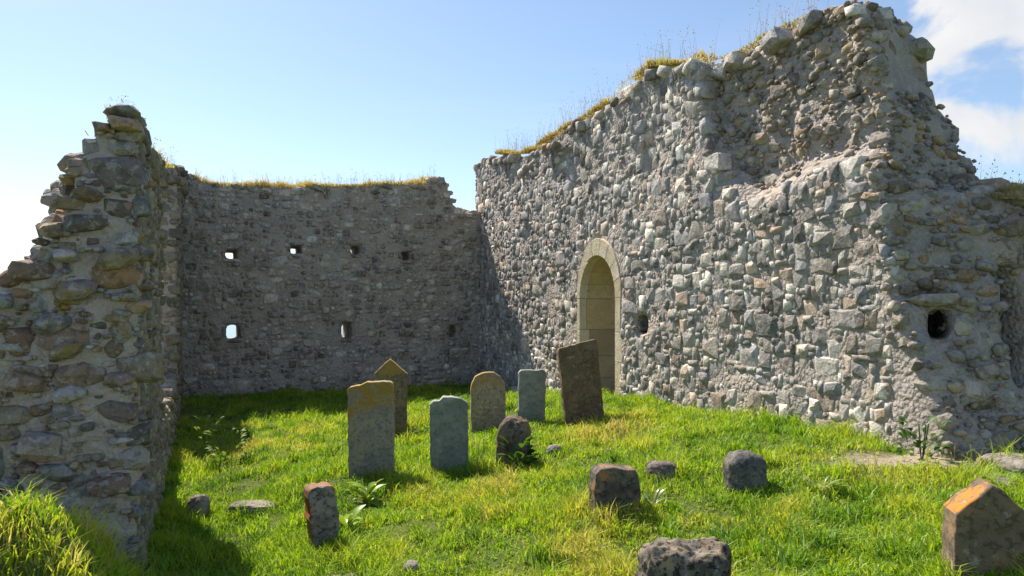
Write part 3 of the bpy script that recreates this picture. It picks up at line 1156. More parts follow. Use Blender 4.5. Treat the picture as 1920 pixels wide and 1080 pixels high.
# ------------------------------------------------------------------ headstones
def headstone_material(name, c1, c2, lichen, top=0.0, bottom=0.0, all_over=0.15, dark=0.3, carve=0.0, crest=0.0, side=0.0):
    """weathered slab: grain, lichen that grows from the top and the foot, pale carved field worn past reading"""
    m, nt, out = new_mat(name)
    ob = nt.n('ShaderNodeTexCoord').outputs['Object']
    gen = nt.n('ShaderNodeTexCoord').outputs['Generated']
    gs = nt.n('ShaderNodeSeparateXYZ', ins={0: gen})
    n1 = nt.noise(ob, 7, 6, 0.65)
    n2 = nt.noise(ob, 32, 4, 0.7)
    n3 = nt.noise(ob, 3.2, 5, 0.6, 0.4)
    col = nt.mix(nt.ss(n1, 0.35, 0.65), c1, c2)
    col = nt.mix(nt.math('MULTIPLY', nt.ss(n2, 0.5, 0.6), dark + .25), col, tuple(0.4 * k for k in c1))
    col = nt.mix(nt.math('MULTIPLY', nt.ss(nt.noise(ob, 19, 4, 0.7), 0.58, 0.7), 0.45), col, (0.42, 0.42, 0.38))
    h = gs.outputs[2]
    wob = nt.math('MULTIPLY', nt.math('SUBTRACT', n3, 0.5), 0.55)
    hh = nt.math('ADD', h, wob)
    mask = nt.math('MULTIPLY', nt.ss(n1, 0.50, 0.62), all_over)
    if top:
        mask = nt.math('MAXIMUM', mask, nt.math('MULTIPLY', nt.ss(hh, top, top + 0.12), nt.ss(nt.math('ADD', nt.math('MULTIPLY', n1, .6), nt.math('MULTIPLY', n2, .4)), 0.44, 0.54)))
    if bottom:
        mask = nt.math('MAXIMUM', mask, nt.math('MULTIPLY', nt.math('SUBTRACT', 1.0, nt.ss(hh, bottom, bottom + 0.12)), nt.ss(nt.math('ADD', nt.math('MULTIPLY', n1, .6), nt.math('MULTIPLY', n2, .4)), 0.44, 0.54)))
    if side:
        gx = nt.n('ShaderNodeSeparateXYZ', ins={0: nt.n('ShaderNodeNewGeometry').outputs['Normal']})
        mask = nt.math('MAXIMUM', mask, nt.math('MULTIPLY', nt.ss(nt.math('MULTIPLY', gx.outputs[0], -1.0), 0.3, 0.6), nt.math('MULTIPLY', nt.ss(n1, 0.36, 0.5), side)))
    if crest:
        gn = nt.n('ShaderNodeSeparateXYZ', ins={0: nt.n('ShaderNodeNewGeometry').outputs['Normal']})
        mask = nt.math('MAXIMUM', mask, nt.math('MULTIPLY', nt.ss(gn.outputs[2], 0.25, 0.5), nt.math('MULTIPLY', nt.math('MULTIPLY', nt.ss(n1, 0.45, 0.53), nt.ss(n2, 0.40, 0.52)), crest)))
    col = nt.mix(mask, col, lichen)
    hgt = nt.math('ADD', n1, nt.math('MULTIPLY', n2, 0.4))
    if carve:
        # rows of worn carving
        mp = nt.n('ShaderNodeMapping', ins={0: ob})
        mp.inputs['Scale'].default_value = (40, 1, 9)
        row = nt.n('ShaderNodeTexWave', bands_direction='Z', ins={'Vector': ob})
        row.inputs['Scale'].default_value = 5.5
        ink = nt.math('MULTIPLY', nt.ss(nt.noise(mp.outputs[0], 1.6, 3, 0.6), 0.5, 0.6), nt.ss(row.outputs['Fac'], 0.45, 0.7))
        inside = nt.math('MULTIPLY', nt.ss(h, 0.45, 0.55), nt.math('SUBTRACT', 1.0, nt.ss(h, 0.80, 0.86)))
        cx = nt.math('ABSOLUTE', nt.math('SUBTRACT', gs.outputs[0], 0.5))
        inside = nt.math('MULTIPLY', inside, nt.math('SUBTRACT', 1.0, nt.ss(cx, 0.26, 0.34)))
        ink = nt.math('MULTIPLY', nt.math('MULTIPLY', ink, inside), carve)
        hgt = nt.math('SUBTRACT', hgt, nt.math('MULTIPLY', ink, 0.5))
        col = nt.mix(nt.math('MULTIPLY', ink, 0.6), col, tuple(min(1, 1.7 * k) for k in c2))
    nrm = nt.bump(hgt, 0.5, 0.02)
    principled(nt, out, col, 0.9, nrm, 0.2)
    return m


def ground_d(px, py):
    """distance at which the sight line through px, py meets the ground"""
    d = 8.0
    for _ in range(40):
        x = (px - 960) / FPX * d
        d = 0.5 * d + 0.5 * FPX * (EYE - zg1(x, d)) / (py - HOR)
    return d


STONE_SPOTS = []


def headstone(label, outline, thick, px, py, mat, roll=0.0, pitch=0.0, yaw=0.0, sink=0.3, seed=1, wear=0.011, name='headstone', cat='gravestone', group='gravestones in the grass'):
    """outline: (x, z) in photo pixels from the middle of the foot, the right side up to the top and down the left side"""
    d = ground_d(px, py)
    k = d / FPX
    pts = [(a * k, b * k) for a, b in outline]
    # close down into the ground, then dense points with worn edges
    poly = [(pts[0][0], -sink)] + pts + [(pts[-1][0], -sink)]
    rng = np.random.default_rng(seed)
    dense = []
    for i in range(len(poly)):
        a, b = np.array(poly[i]), np.array(poly[(i + 1) % len(poly)])
        L = np.linalg.norm(b - a)
        n = max(1, int(L / 0.035))
        for j in range(n):
            q = a + (b - a) * j / n
            dense.append(q + (rng.random(2) - .5) * wear)
    bm = bmesh.new()
    fr = [bm.verts.new((q[0], -thick / 2, q[1])) for q in dense]
    bk = [bm.verts.new((q[0], thick / 2, q[1])) for q in dense]
    n = len(dense)
    f1 = bm.faces.new(fr); f2 = bm.faces.new(bk[::-1])
    for i in range(n):
        bm.faces.new([fr[i], bk[i], bk[(i + 1) % n], fr[(i + 1) % n]])
    bmesh.ops.recalc_face_normals(bm, faces=bm.faces)
    rim = [e for e in bm.edges if (f1 in e.link_faces or f2 in e.link_faces)]
    bmesh.ops.bevel(bm, geom=rim, offset=0.011, segments=2, affect='EDGES', profile=0.6)
    me = bpy.data.meshes.new(name)
    bm.to_mesh(me); bm.free()
    for p in me.polygons:
        p.use_smooth = len(p.vertices) == 4 and p.area < 0.004
    me.materials.append(mat)
    o = link(name, me)
    x = (px - 960) / FPX * d
    o.location = (x, d, zg1(x, d))
    o.rotation_euler = Euler((pitch, roll, yaw), 'XYZ')
    tag(o, label, cat, group, 'thing')
    STONE_SPOTS.append((x, d, max(abs(p[0]) for p in pts)))
    return o


def rough_stone(label, px, py, wpx, hpx, depth, mat, seed, power=3.2, amp=0.16, yaw=0.0, roll=0.0, name='rough_headstone', cat='gravestone', group='gravestones in the grass', sink=0.35, top_flat=1.0):
    d = ground_d(px, py)
    k = d / FPX
    w, h = wpx * k, hpx * k
    bm = bmesh.new()
    bmesh.ops.create_icosphere(bm, subdivisions=5, radius=1.0)
    co = np.array([v.co[:] for v in bm.verts])
    u = co / ((np.abs(co) ** power).sum(1) ** (1 / power))[:, None]
    full = h * (1 + sink)
    P3 = u * np.array([w / 2, depth / 2, full / 2])
    nz = fbm(u[:, 0], u[:, 1], u[:, 2], 1.7, seed, 3) * 2 * amp + fbm(u[:, 0], u[:, 1], u[:, 2], 6, seed + 3, 2) * amp * 0.6
    P3 = P3 * (1 + nz)[:, None]
    P3[:, 2] += h - full / 2
    for v, p in zip(bm.verts, P3):
        v.co = p
    me = bpy.data.meshes.new(name)
    bm.to_mesh(me); bm.free()
    me.polygons.foreach_set('use_smooth', np.ones(len(me.polygons), bool))
    me.materials.append(mat)
    o = link(name, me)
    x = (px - 960) / FPX * d
    o.location = (x, d, zg1(x, d))
    o.rotation_euler = Euler((0, roll, yaw), 'XYZ')
    tag(o, label, cat, group, 'thing')
    STONE_SPOTS.append((x, d, w / 2))
    return o


GOLD = (0.33, 0.215, 0.05)
ORANGE = (0.52, 0.19, 0.03)
hm = headstone_material
headstone('tall headstone with orange lichen across its flat top and foot, behind the dock plant',
          [(42, 0), (41, 176), (36, 181), (-8, 181), (-20, 175), (-38, 172), (-43, 166), (-42, 0)], 0.12, 697, 896,
          hm('lichened_slab', (0.24, 0.22, 0.19), (0.36, 0.33, 0.27), GOLD, 0.72, 0.22, 0.3), yaw=0.08, seed=2)
headstone('brown headstone with a pointed gable top, standing behind the lichened one',
          [(30, 0), (30, 106), (14, 120), (-2, 134), (-16, 120), (-30, 106), (-30, 0)], 0.13, 733, 806,
          hm('ochre_slab', (0.18, 0.14, 0.09), (0.26, 0.205, 0.13), GOLD, 0.80, 0.0, 0.22, 0.5), yaw=0.12, seed=3)
headstone('plain slate grey headstone with a low curved top, no lichen',
          [(35, 0), (36, 124), (33, 132), (22, 138), (6, 142), (-10, 141), (-18, 135), (-28, 134), (-35, 128), (-35, 0)], 0.10, 843, 884,
          hm('slate_slab', (0.165, 0.185, 0.17), (0.225, 0.245, 0.225), (0.34, 0.36, 0.30), 0.9, 0.0, 0.12, 0.15, 0.35), yaw=0.10, roll=-0.015, pitch=0.03, seed=4)
headstone('round shouldered brown headstone with a pale carved field',
          [(32, 0), (33, 72), (31, 88), (24, 99), (12, 106), (0, 108), (-12, 106), (-24, 99), (-31, 88), (-33, 72), (-32, 0)], 0.11, 915, 805,
          hm('sandstone_slab', (0.28, 0.22, 0.15), (0.38, 0.32, 0.23), GOLD, 0.78, 0.22, 0.2, 0.35, 0.9), yaw=0.10, seed=5)
headstone('narrow pale grey headstone with a straight level top',
          [(25, 0), (25, 96), (22, 101), (-8, 101), (-22, 100), (-26, 95), (-25, 0)], 0.09, 996, 794,
          hm('grey_narrow_slab', (0.19, 0.205, 0.195), (0.27, 0.28, 0.26), (0.36, 0.36, 0.30), 0.9, 0.0, 0.12, 0.15), yaw=0.10, roll=0.02, seed=6)
headstone('big brown headstone leaning in front of the arched doorway',
          [(37, 0), (38, 152), (34, 156), (0, 150), (-35, 145), (-37, 141), (-37, 0)], 0.12, 1096, 794,
          hm('brown_slab', (0.135, 0.09, 0.055), (0.185, 0.13, 0.085), (0.24, 0.2, 0.1), 0.0, 0.0, 0.25, 0.35, 0.7), roll=-0.095, yaw=0.13, pitch=-0.05, seed=7)
headstone('squat brown headstone with a pointed top edged in bright orange lichen',
          [(64, 0), (68, 100), (62, 112), (34, 138), (10, 160), (-2, 162), (-22, 143), (-52, 116), (-60, 106), (-62, 0)], 0.17, 1846, 1064,
          hm('orange_topped_slab', (0.145, 0.11, 0.075), (0.20, 0.15, 0.10), ORANGE, 0.0, 0.0, 0.12, 0.4, 0.0, 1.0), yaw=-0.22, seed=8, wear=0.010)
headstone('small leaning post of stone with rusty lichen down its edge',
          [(24, 0), (27, 60), (25, 108), (20, 116), (-20, 117), (-26, 110), (-26, 60), (-22, 0)], 0.15, 606, 1024,
          hm('rusty_post', (0.16, 0.13, 0.11), (0.33, 0.31, 0.30), (0.30, 0.11, 0.03), 0.88, 0.0, 0.6, 0.6, 0.0, 1.0, 1.0), roll=-0.06, yaw=0.5, seed=9, wear=0.016)
headstone('dark squat headstone with an orange patch, between the low dark stump and the slate one',
          [(46, 0), (44, 56), (38, 84), (30, 92), (-6, 95), (-36, 93), (-44, 82), (-45, 40), (-44, 0)], 0.16, 1150, 968,
          hm('dark_squat_slab', (0.075, 0.065, 0.055), (0.17, 0.15, 0.13), (0.38, 0.16, 0.03), 0.0, 0.0, 0.6, 0.5), roll=0.05, yaw=0.15, seed=10, wear=0.014)
rough_stone('small round-topped dark stone with foliage at its foot, before the narrow grey headstone', 963, 872, 66, 92, 0.22,
            hm('dark_round_stone', (0.10, 0.08, 0.06), (0.21, 0.17, 0.13), (0.28, 0.16, 0.05), 0.0, 0.0, 0.5, 0.5), 31, 2.8, 0.14)
rough_stone('very low stump of stone barely clearing the grass', 1242, 899, 58, 34, 0.2,
            hm('low_stump', (0.12, 0.10, 0.09), (0.20, 0.18, 0.16), (0.3, 0.28, 0.2), 0.0, 0.0, 0.3, 0.5), 32, 3.5, 0.14)
rough_stone('rounded charcoal grey stone casting a shadow on the yellowed grass', 1397, 914, 76, 66, 0.24,
            hm('charcoal_stone', (0.09, 0.085, 0.08), (0.16, 0.15, 0.145), (0.22, 0.2, 0.12), 0.0, 0.0, 0.3, 0.5), 33, 3.2, 0.12)
rough_stone('blotchy lichened rock cut by the bottom of the picture', 1285, 1150, 172, 130, 0.26,
            hm('blotchy_rock', (0.07, 0.06, 0.05), (0.25, 0.225, 0.185), (0.34, 0.19, 0.05), 0.0, 0.0, 0.3, 0.8), 37, 3.6, 0.26)

fs = hm('fallen_stone', (0.20, 0.175, 0.15), (0.29, 0.26, 0.22), (0.36, 0.33, 0.25), 0.0, 0.0, 0.3, 0.4)
for i, (lab, px, py, w, h, dep, po) in enumerate([
        ('small brownish rock lying in the shade of the end wall', 372, 968, 36, 40, 0.16, 3.0),
        ('long flat stone half sunk in the sunny grass beside the wall shadow', 478, 956, 92, 15, 0.22, 3.5),
        ('pale flat stone level with the grass below the leaning post', 632, 1094, 92, 8, 0.22, 3.5),
        ('small pale stone in the grass at the bottom of the picture', 772, 1082, 34, 30, 0.12, 2.6),
        ('smooth grey boulder at the foot of the broken wall end', 1905, 888, 90, 34, 0.45, 2.8),
        ('small dark rock in the grass right of the round-topped dark stone', 1040, 852, 28, 18, 0.14, 2.8),
        ('flat weathered rock on the bare earth by the broken wall end', 1868, 906, 60, 14, 0.3, 3.0)]):
    rough_stone(lab, px, py, w, h, dep, fs, 50 + i, po, 0.14, name='rock', cat='rock', group='loose rocks in the grass', yaw=0.3 * (i % 3) - .2)


# ------------------------------------------------------------------ grass
def grass_material(name, stops, trans=0.45, rough=0.55):
    m, nt, out = new_mat(name)
    at = nt.n('ShaderNodeAttribute', attribute_name='tint').outputs['Fac']
    col = nt.ramp(at, stops)
    dif = nt.n('ShaderNodeBsdfDiffuse', ins={'Color': col})
    tr = nt.n('ShaderNodeBsdfTranslucent', ins={'Color': nt.mix(1.0, col, (1.25, 1.2, 0.7), 'MULTIPLY')})
    mx = nt.n('ShaderNodeMixShader', ins={0: trans})
    nt.t.links.new(dif.outputs[0], mx.inputs[1]); nt.t.links.new(tr.outputs[0], mx.inputs[2])
    gl = nt.n('ShaderNodeBsdfGlossy', ins={'Roughness': rough, 'Color': (0.9, 0.95, 0.8, 1)})
    m2 = nt.n('ShaderNodeMixShader', ins={0: 0.035})
    nt.t.links.new(mx.outputs[0], m2.inputs[1]); nt.t.links.new(gl.outputs[0], m2.inputs[2])
    nt.t.links.new(m2.outputs[0], out.inputs[0])
    return m


GSTOPS = [(0.0, (0.055, 0.14, 0.012)), (0.3, (0.16, 0.31, 0.016)), (0.55, (0.29, 0.44, 0.022)), (0.75, (0.42, 0.47, 0.045)), (0.9, (0.50, 0.44, 0.12)), (1.0, (0.56, 0.47, 0.24))]
M['grass'] = grass_material('grass_blades', GSTOPS, 0.5)
M['dry'] = grass_material('dry_grass', [(0.0, (0.13, 0.20, 0.03)), (0.35, (0.30, 0.30, 0.07)), (0.65, (0.44, 0.34, 0.14)), (1.0, (0.52, 0.46, 0.34))], 0.5)


def blades(pos, hgt, wid, lean, tint, rng):
    """bent blades of five vertices; lean = sideways reach over height"""
    n = len(pos)
    az = rng.random(n) * 2 * np.pi
    lz = rng.random(n) * 2 * np.pi
    sx, sy = np.cos(az) * wid * .5, np.sin(az) * wid * .5
    lx, ly = np.cos(lz) * lean * hgt, np.sin(lz) * lean * hgt
    V = np.zeros((n, 5, 3), np.float32)
    side = np.stack([sx, sy, np.zeros(n)], 1)
    V[:, 0] = pos - side; V[:, 1] = pos + side
    mid = pos + np.stack([lx * .3, ly * .3, hgt * .58], 1)
    V[:, 2] = mid + side * .75; V[:, 3] = mid - side * .75
    V[:, 4] = pos + np.stack([lx, ly, hgt * (1 - .25 * np.minimum(lean, 1.5))], 1)
    b = np.arange(n) * 5
    T = np.concatenate([np.stack([b, b + 1, b + 2], 1), np.stack([b, b + 2, b + 3], 1), np.stack([b + 3, b + 2, b + 4], 1)])
    return V.reshape(-1, 3), T, np.repeat(tint, 5)


def build_grass():
    rng = np.random.default_rng(77)
    N = 660000
    y = (1.9 ** .55 + rng.random(N) * (16.0 ** .55 - 1.9 ** .55)) ** (1 / .55)
    x = (rng.random(N) * 2.15 - 0.92) * y
    wl = (x - LW_A[0]) * LW_N[0] + (y - LW_A[1]) * LW_N[1]
    sl = (x - LW_A[0]) * LW_U[0] + (y - LW_A[1]) * LW_U[1]
    wr = (x - RW_A[0]) * RW_N[0] + (y - RW_A[1]) * RW_N[1]
    sr = (x - RW_A[0]) * RW_U[0] + (y - RW_A[1]) * RW_U[1]
    wb = (x - BW_A[0]) * BW_N[0] + (y - BW_A[1]) * BW_N[1]
    keep = ((wl < 0.03) | (sl < -0.02)) & ((wr < 0.0) | (sr > 10.2)) & (wb < 0.0)
    # worn earth by the broken end of the gable wall
    bare = np.hypot((x - 3.2) / 0.95, (y - 5.2) / 0.34) + 0.9 * fbm(x, y, 0, 3, 44, 2)
    keep &= (rng.random(N) < smooth(bare, 0.75, 1.25) + 0.04)
    thin = fbm(x, y, 0, 2.2, 61, 3)
    keep &= rng.random(N) < 0.35 + 0.65 * smooth(thin, -0.22, 0.08)
    x, y, wl, sl, wr, sr, wb = (a[keep] for a in (x, y, wl, sl, wr, sr, wb))
    n = len(x)
    clump = fbm(x, y, 0, 2.6, 40, 3)
    clump2 = fbm(x, y, 0, 7.0, 47, 2)
    big = fbm(x, y, 0, 0.7, 51, 2)
    h = 0.032 + 0.065 * smooth(clump, -0.2, 0.3) + 0.06 * smooth(clump2, 0.0, 0.3)
    h *= 0.6 + 0.8 * rng.random(n)
    near = np.exp(-np.minimum(-wr, -wb).clip(0, 9) / 0.18)
    h *= 1 + 0.45 * near
    for (gx, gy, gr) in STONE_SPOTS:
        d = np.hypot(x - gx, y - gy)
        h *= 1 + 0.45 * np.exp(-(np.maximum(d - gr, 0) / 0.12) ** 2)
    mound = np.exp(-(((x + 2.0) / 0.55) ** 2 + ((y - 2.95) / 0.75) ** 2))
    h *= 1 + 0.45 * smooth(mound, 0.15, 0.6)
    tint = 0.50 + 0.65 * big + 0.6 * clump + 0.30 * clump2 + 0.26 * (rng.random(n) - .5)
    dry = np.exp(-(((x - 2.3) / 0.8) ** 2 + ((y - 5.2) / 0.6) ** 2)) + .6 * np.exp(-(((x - 0.2) / 0.5) ** 2 + ((y - 4.3) / 0.4) ** 2))
    tint += 0.32 * dry + 0.22 * smooth(mound, 0.2, 0.8)
    tint += np.where(rng.random(n) < 0.05, 0.35, 0)
    pos = np.stack([x, y, zg(x, y) - 0.01], 1)
    wide = rng.random(n) < 0.13
    wid = np.where(wide, 0.016 + 0.014 * rng.random(n), 0.005 + 0.005 * rng.random(n)) * (0.8 + 0.03 * y)
    h = np.where(wide, h * 0.75, h)
    tint = np.clip(np.where(wide, tint - 0.06, tint), 0, 1)
    lean = 0.25 + 0.9 * rng.random(n) ** 1.3
    # coarser tufts standing out of the sward
    nt_ = 2400
    ty = (2.4 ** .6 + rng.random(nt_) * (15.0 ** .6 - 2.4 ** .6)) ** (1 / .6)
    tx = (rng.random(nt_) * 2 - 1) * .8 * ty
    wl = (tx - LW_A[0]) * LW_N[0] + (ty - LW_A[1]) * LW_N[1]; sl = (tx - LW_A[0]) * LW_U[0] + (ty - LW_A[1]) * LW_U[1]
    wr = (tx - RW_A[0]) * RW_N[0] + (ty - RW_A[1]) * RW_N[1]
    wb = (tx - BW_A[0]) * BW_N[0] + (ty - BW_A[1]) * BW_N[1]
    ok = ((wl < -.02) | (sl < -.1)) & (wr < -.03) & (wb < -.03) & (np.hypot((tx - 3.2) / 0.95, (ty - 5.2) / 0.34) > 1.1)
    tx, ty = tx[ok], ty[ok]
    m = len(tx)
    per = 46
    rr = 0.02 + 0.05 * rng.random(m)
    qx = np.repeat(tx, per) + rng.standard_normal(m * per) * np.repeat(rr, per)
    qy = np.repeat(ty, per) + rng.standard_normal(m * per) * np.repeat(rr, per)
    hh = np.repeat(0.06 + 0.11 * rng.random(m) ** 2.2, per) * (.5 + .7 * rng.random(m * per))
    tt = np.repeat(0.12 + 0.6 * rng.random(m) ** 1.6, per) + .15 * (rng.random(m * per) - .5)
    pos = np.concatenate([pos, np.stack([qx, qy, zg(qx, qy) - .01], 1)])
    h = np.concatenate([h, hh]); tint = np.clip(np.concatenate([tint, tt]), 0, 1)
    wid = np.concatenate([wid, (0.006 + 0.006 * rng.random(m * per)) * (.8 + .03 * qy)])
    lean = np.concatenate([lean, 0.3 + .9 * rng.random(m * per)])
    V, T, A = blades(pos, h, wid, lean, tint, rng)
    o = link('grass', mesh_from('grass', V, T, M['grass'], False, {'tint': A}))
    tag(o, 'bright green backlit grass covering the floor of the ruin', 'grass', kind='stuff')
    print('GRASS', n)


build_grass()


def wall_top_grass(label, pts, turf, stems, rng, turf_h=(0.05, 0.13), stem_h=(0.2, 0.5), tint0=0.45):
    """pts(n, rng) -> positions along a wall top"""
    p = pts(turf, rng, True)
    n = len(p)
    tint = np.clip(tint0 + 0.5 * (rng.random(n) - .5) + 0.5 * fbm(p[:, 0], p[:, 1], 0, 3, 3, 2), 0, 1)
    cl = 0.5 + 1.2 * smooth(fbm(p[:, 0], p[:, 1], 0, 2.5, 13, 2), -0.1, 0.3)
    V1, T1, A1 = blades(p, (turf_h[0] + (turf_h[1] - turf_h[0]) * rng.random(n)) * cl, 0.008 + 0.006 * rng.random(n), 0.3 + 0.9 * rng.random(n), tint, rng)
    p = pts(stems, rng, False)
    n = len(p)
    hh = stem_h[0] + (stem_h[1] - stem_h[0]) * rng.random(n) ** 1.6
    V, T, A = [V1], [T1], [A1]
    off = len(V1)
    lz = rng.random(n) * 2 * np.pi
    ln = 0.05 + 0.3 * rng.random(n)
    for i in range(n):
        # a thin three sided stalk with a loose seed head
        a = p[i]; tip = a + np.array([math.cos(lz[i]) * ln[i] * hh[i], math.sin(lz[i]) * ln[i] * hh[i], hh[i]])
        mid = a * .5 + tip * .5 + np.array([0, 0, 0.05 * hh[i]])
        r = 0.0017 if hh[i] > 0.14 else 0.0010
        sd = 1.0 if hh[i] > 0.14 else 0.5
        ring = [np.array([math.cos(t), math.sin(t), 0]) * r for t in (0, 2.1, 4.2)]
        vs = [a + q for q in ring] + [mid + q * .8 for q in ring] + [tip]
        ts = []
        for k in range(3):
            k2 = (k + 1) % 3
            ts += [(k, k2, 3 + k2), (k, 3 + k2, 3 + k), (3 + k, 3 + k2, 6)]
        m = len(vs)
        for j in range(2 if rng.random() < .6 else 4):
            t = 0.72 + 0.28 * rng.random()
            c = a * (1 - t) + tip * t + np.array([(rng.random() - .5) * .05, (rng.random() - .5) * .05, (rng.random() - .3) * .03])
            s = (0.003 + 0.0045 * rng.random()) * sd
            vs += [c + np.array([s, 0, 0]), c + np.array([-s * .5, s * .8, 0]), c + np.array([-s * .5, -s * .8, 0]), c + np.array([0, 0, s * 2.4])]
            ts += [(m, m + 1, m + 3), (m + 1, m + 2, m + 3), (m + 2, m, m + 3), (m, m + 2, m + 1)]
            m += 4
        V.append(np.array(vs)); T.append(np.array(ts) + off); A.append(np.full(len(vs), np.clip(0.65 + .35 * rng.random(), 0, 1)))
        off += len(vs)
    o = link('wall_top_grass', mesh_from('wall_top_grass', np.concatenate(V), np.concatenate(T), M['dry'], False, {'tint': np.concatenate(A)}))
    tag(o, label, 'grass', kind='stuff')


def top_points(W, s0, s1, w0, w1, dz, clump=0.0):
    def f(n, rng, turf):
        s = s0 + (s1 - s0) * rng.random(n); w = w0 + (w1 - w0) * rng.random(n)
        if clump:
            k = rng.random(n) < smooth(fbm(s, w * .3, 0, 1.6, 71, 2), clump - .2, clump + .15) + .1
            s, w = s[k], w[k]
        if hasattr(W, 'recess'):
            w = w + 1.15 * W.recess(s, W.top(s) - 0.05)
        return W.world(s, W.top(s) + dz, w)
    return f


rg = np.random.default_rng(5)
wall_top_grass('golden turf and thin stalks along the level top of the shaded wall', top_points(BW, 0.2, 4.75, -0.05, 0.6, -0.02), 13000, 560, rg, (0.05, 0.15), (0.10, 0.36), 0.68)
sA, _ = RW.at(930, 290); sB, _ = RW.at(1475, 0)
wall_top_grass('dry turf and tall wispy stalks along the sloping top of the gable wall', top_points(RW, sA, sB, -0.02, 0.28, 0.04, -0.10), 16000, 420, rg, (0.035, 0.09), (0.12, 0.50), 0.62)


def end_points(n, rng, turf):
    w = 0.75 + 0.45 * rng.random(n)
    sa, za = RW.at(1850, 350, 1.0); sb, zb = RW.at(1960, 352, 1.0)
    t = rng.random(n)
    return RW.world(sa + (sb - sa) * t, za + (zb - za) * t - 0.10, w)


wall_top_grass('tuft of golden grass with tall stalks on the low shoulder beside the gable peak', end_points, 1800, 14, rg, (0.05, 0.13), (0.12, 0.34), 0.75)


def cap_points(n, rng, turf):
    s = 0.02 + 0.5 * rng.random(n) ** 1.5
    return LW.world(s, LW.top(s) + 0.0, 0.02 + 0.14 * rng.random(n))


wall_top_grass('few dry stalks sprouting from the cap of the broken wall end', cap_points, 90, 16, rg, (0.01, 0.04), (0.04, 0.13), 0.6)
wall_top_grass('sparse dry stalks on the top of the left wall', top_points(LW, 1.2, 9.0, 0.02, 0.4, 0.0), 1400, 90, rg, (0.04, 0.10), (0.1, 0.35), 0.55)


# ------------------------------------------------------------------ leafy plants
def leaf_material(name, c, gloss=0.3):
    m, nt, out = new_mat(name)
    ob = nt.n('ShaderNodeTexCoord').outputs['Object']
    oi = nt.n('ShaderNodeObjectInfo').outputs['Random']
    col = nt.mix(nt.math('ADD', nt.math('MULTIPLY', oi, .5), nt.math('MULTIPLY', nt.noise(ob, 14, 4, .6), .5)), tuple(k * .75 for k in c), tuple(min(1, k * 1.3) for k in c))
    b = nt.n('ShaderNodeBsdfPrincipled')
    nt.put(b.inputs['Base Color'], col); b.inputs['Roughness'].default_value = gloss; b.inputs['Specular IOR Level'].default_value = 0.5
    tr = nt.n('ShaderNodeBsdfTranslucent', ins={'Color': nt.mix(1.0, col, (1.3, 1.25, .6), 'MULTIPLY')})
    mx = nt.n('ShaderNodeMixShader', ins={0: 0.42})
    nt.t.links.new(b.outputs[0], mx.inputs[1]); nt.t.links.new(tr.outputs[0], mx.inputs[2])
    nt.t.links.new(mx.outputs[0], out.inputs[0])
    return m


def leaf_mesh(name, length, width, curl, mat, seg=6):
    """a leaf along +x, folded along its midrib and bending down"""
    V, F = [], []
    for i in range(seg + 1):
        t = i / seg
        w = width * .5 * (math.sin(math.pi * min(1, t * .92 + .06)) ** .8)
        x = length * (math.sin(t * curl) / curl if curl else t)
        z = length * ((math.cos(t * curl) - 1) / curl if curl else 0)
        z += t * length * .1
        V += [(x, -w, z + w * .35), (x, 0, z), (x, w, z + w * .35)]
    for i in range(seg):
        a = i * 3
        F += [(a, a + 1, a + 4, a + 3), (a + 1, a + 2, a + 5, a + 4)]
    me = mesh_from(name, V, F, mat, True)
    return me


LEAF = {'dock': [leaf_mesh('leaf', 0.20, 0.075, 0.9, leaf_material('dock_leaf', (0.24, 0.36, 0.05), 0.42), 6), leaf_mesh('leaf', 0.15, 0.06, 1.2, bpy.data.materials['dock_leaf'], 6)],
        'dark': [leaf_mesh('leaf', 0.11, 0.07, 0.7, leaf_material('bramble_leaf', (0.06, 0.13, 0.025), 0.55), 5)],
        'pale': [leaf_mesh('leaf', 0.17, 0.025, 1.0, leaf_material('strap_leaf', (0.26, 0.32, 0.16), 0.22), 6)],
        'nettle': [leaf_mesh('leaf', 0.08, 0.045, 0.8, leaf_material('nettle_leaf', (0.17, 0.24, 0.06), 0.65), 5)]}


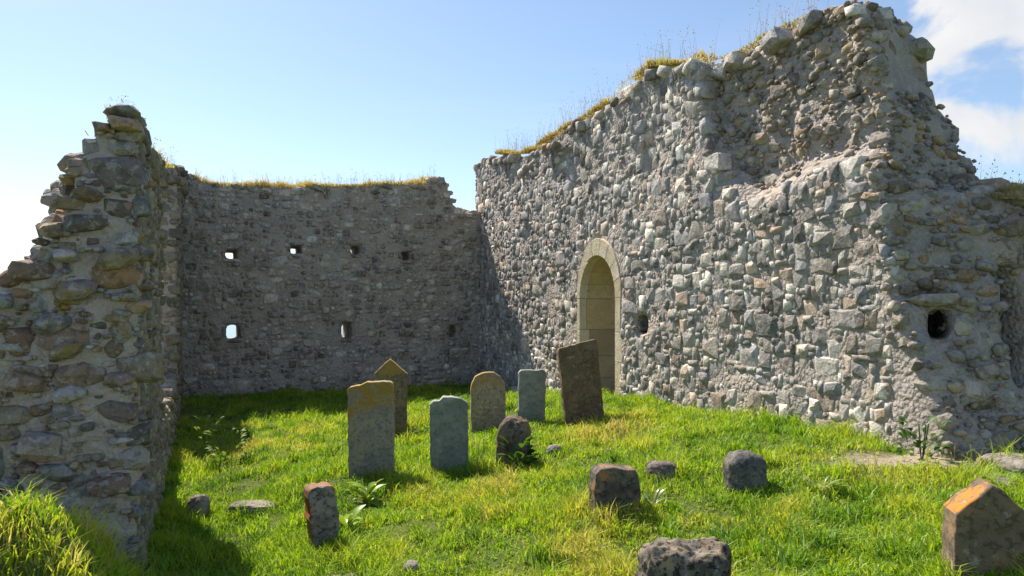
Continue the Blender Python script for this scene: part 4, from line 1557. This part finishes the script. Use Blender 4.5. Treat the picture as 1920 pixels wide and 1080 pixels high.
def plant(name, label, kind, px, py, n, height, seed, cat='plant', spread=0.5, lift=(0.3, 1.2), size=1.0):
    d = ground_d(px, py)
    x = (px - 960) / FPX * d
    z = zg1(x, d)
    root = empty(name, (x, d, z))
    tag(root, label, cat, 'leafy plants in the grass', 'thing')
    rng = random.Random(seed)
    if height > 0.12:
        V, T = [], []
        for j in range(3):
            a = rng.random() * 6.28
            tx, ty = math.cos(a) * .06, math.sin(a) * .06
            o = len(V)
            for (cx, cy, cz) in ((0, 0, -0.05), (tx, ty, height)):
                for t in (0, 2.1, 4.2):
                    V.append((x + cx + math.cos(t) * .005, d + cy + math.sin(t) * .005, z + cz))
            for k in range(3):
                T += [(o + k, o + (k + 1) % 3, o + 3 + (k + 1) % 3), (o + k, o + 3 + (k + 1) % 3, o + 3 + k)]
        link('stem', mesh_from('stem', V, T, LEAF[kind][0].materials[0], True), root)
    for i in range(n):
        o = bpy.data.objects.new('leaf', LEAF[kind][i % len(LEAF[kind])])
        COL.objects.link(o)
        o.parent = root
        t = rng.random()
        a = rng.random() * 6.283
        o.location = (math.cos(a) * .03 * spread, math.sin(a) * .03 * spread, 0.01 + t * height)
        o.rotation_euler = Euler((rng.uniform(-.3, .3), -rng.uniform(*lift), a), 'XYZ')
        s = size * rng.uniform(.7, 1.2)
        o.scale = (s, s, s)
    return root


plant('dock_plant', 'broad pale green dock leaves at the foot of the lichened headstone', 'dock', 690, 944, 14, 0.08, 3)
plant('dock_plant', 'yellow-green dock plant right of the leaning post', 'dock', 650, 1000, 9, 0.10, 4)
plant('bramble', 'dark leafy bramble at the foot of the sunlit gable wall', 'dark', 1728, 862, 60, 0.26, 5, spread=4, size=0.6)
plant('bramble', 'dark foliage covering the foot of the small round-topped stone', 'dark', 972, 878, 34, 0.22, 6, spread=3)
plant('strap_leaved_plant', 'shiny strap-shaped leaves beside the dark squat headstone', 'pale', 1222, 958, 12, 0.04, 7, lift=(.7, 1.4))
plant('strap_leaved_plant', 'small tuft of pale shiny leaves right of the charcoal stone', 'pale', 1540, 926, 9, 0.03, 8, lift=(.5, 1.2))
plant('nettle', 'clump of upright nettles at the tip of the wall shadow', 'nettle', 425, 872, 46, 0.36, 9, spread=5)
plant('nettle', 'taller thin nettles at the edge of the shade below the holes', 'nettle', 388, 852, 34, 0.40, 10, spread=4)
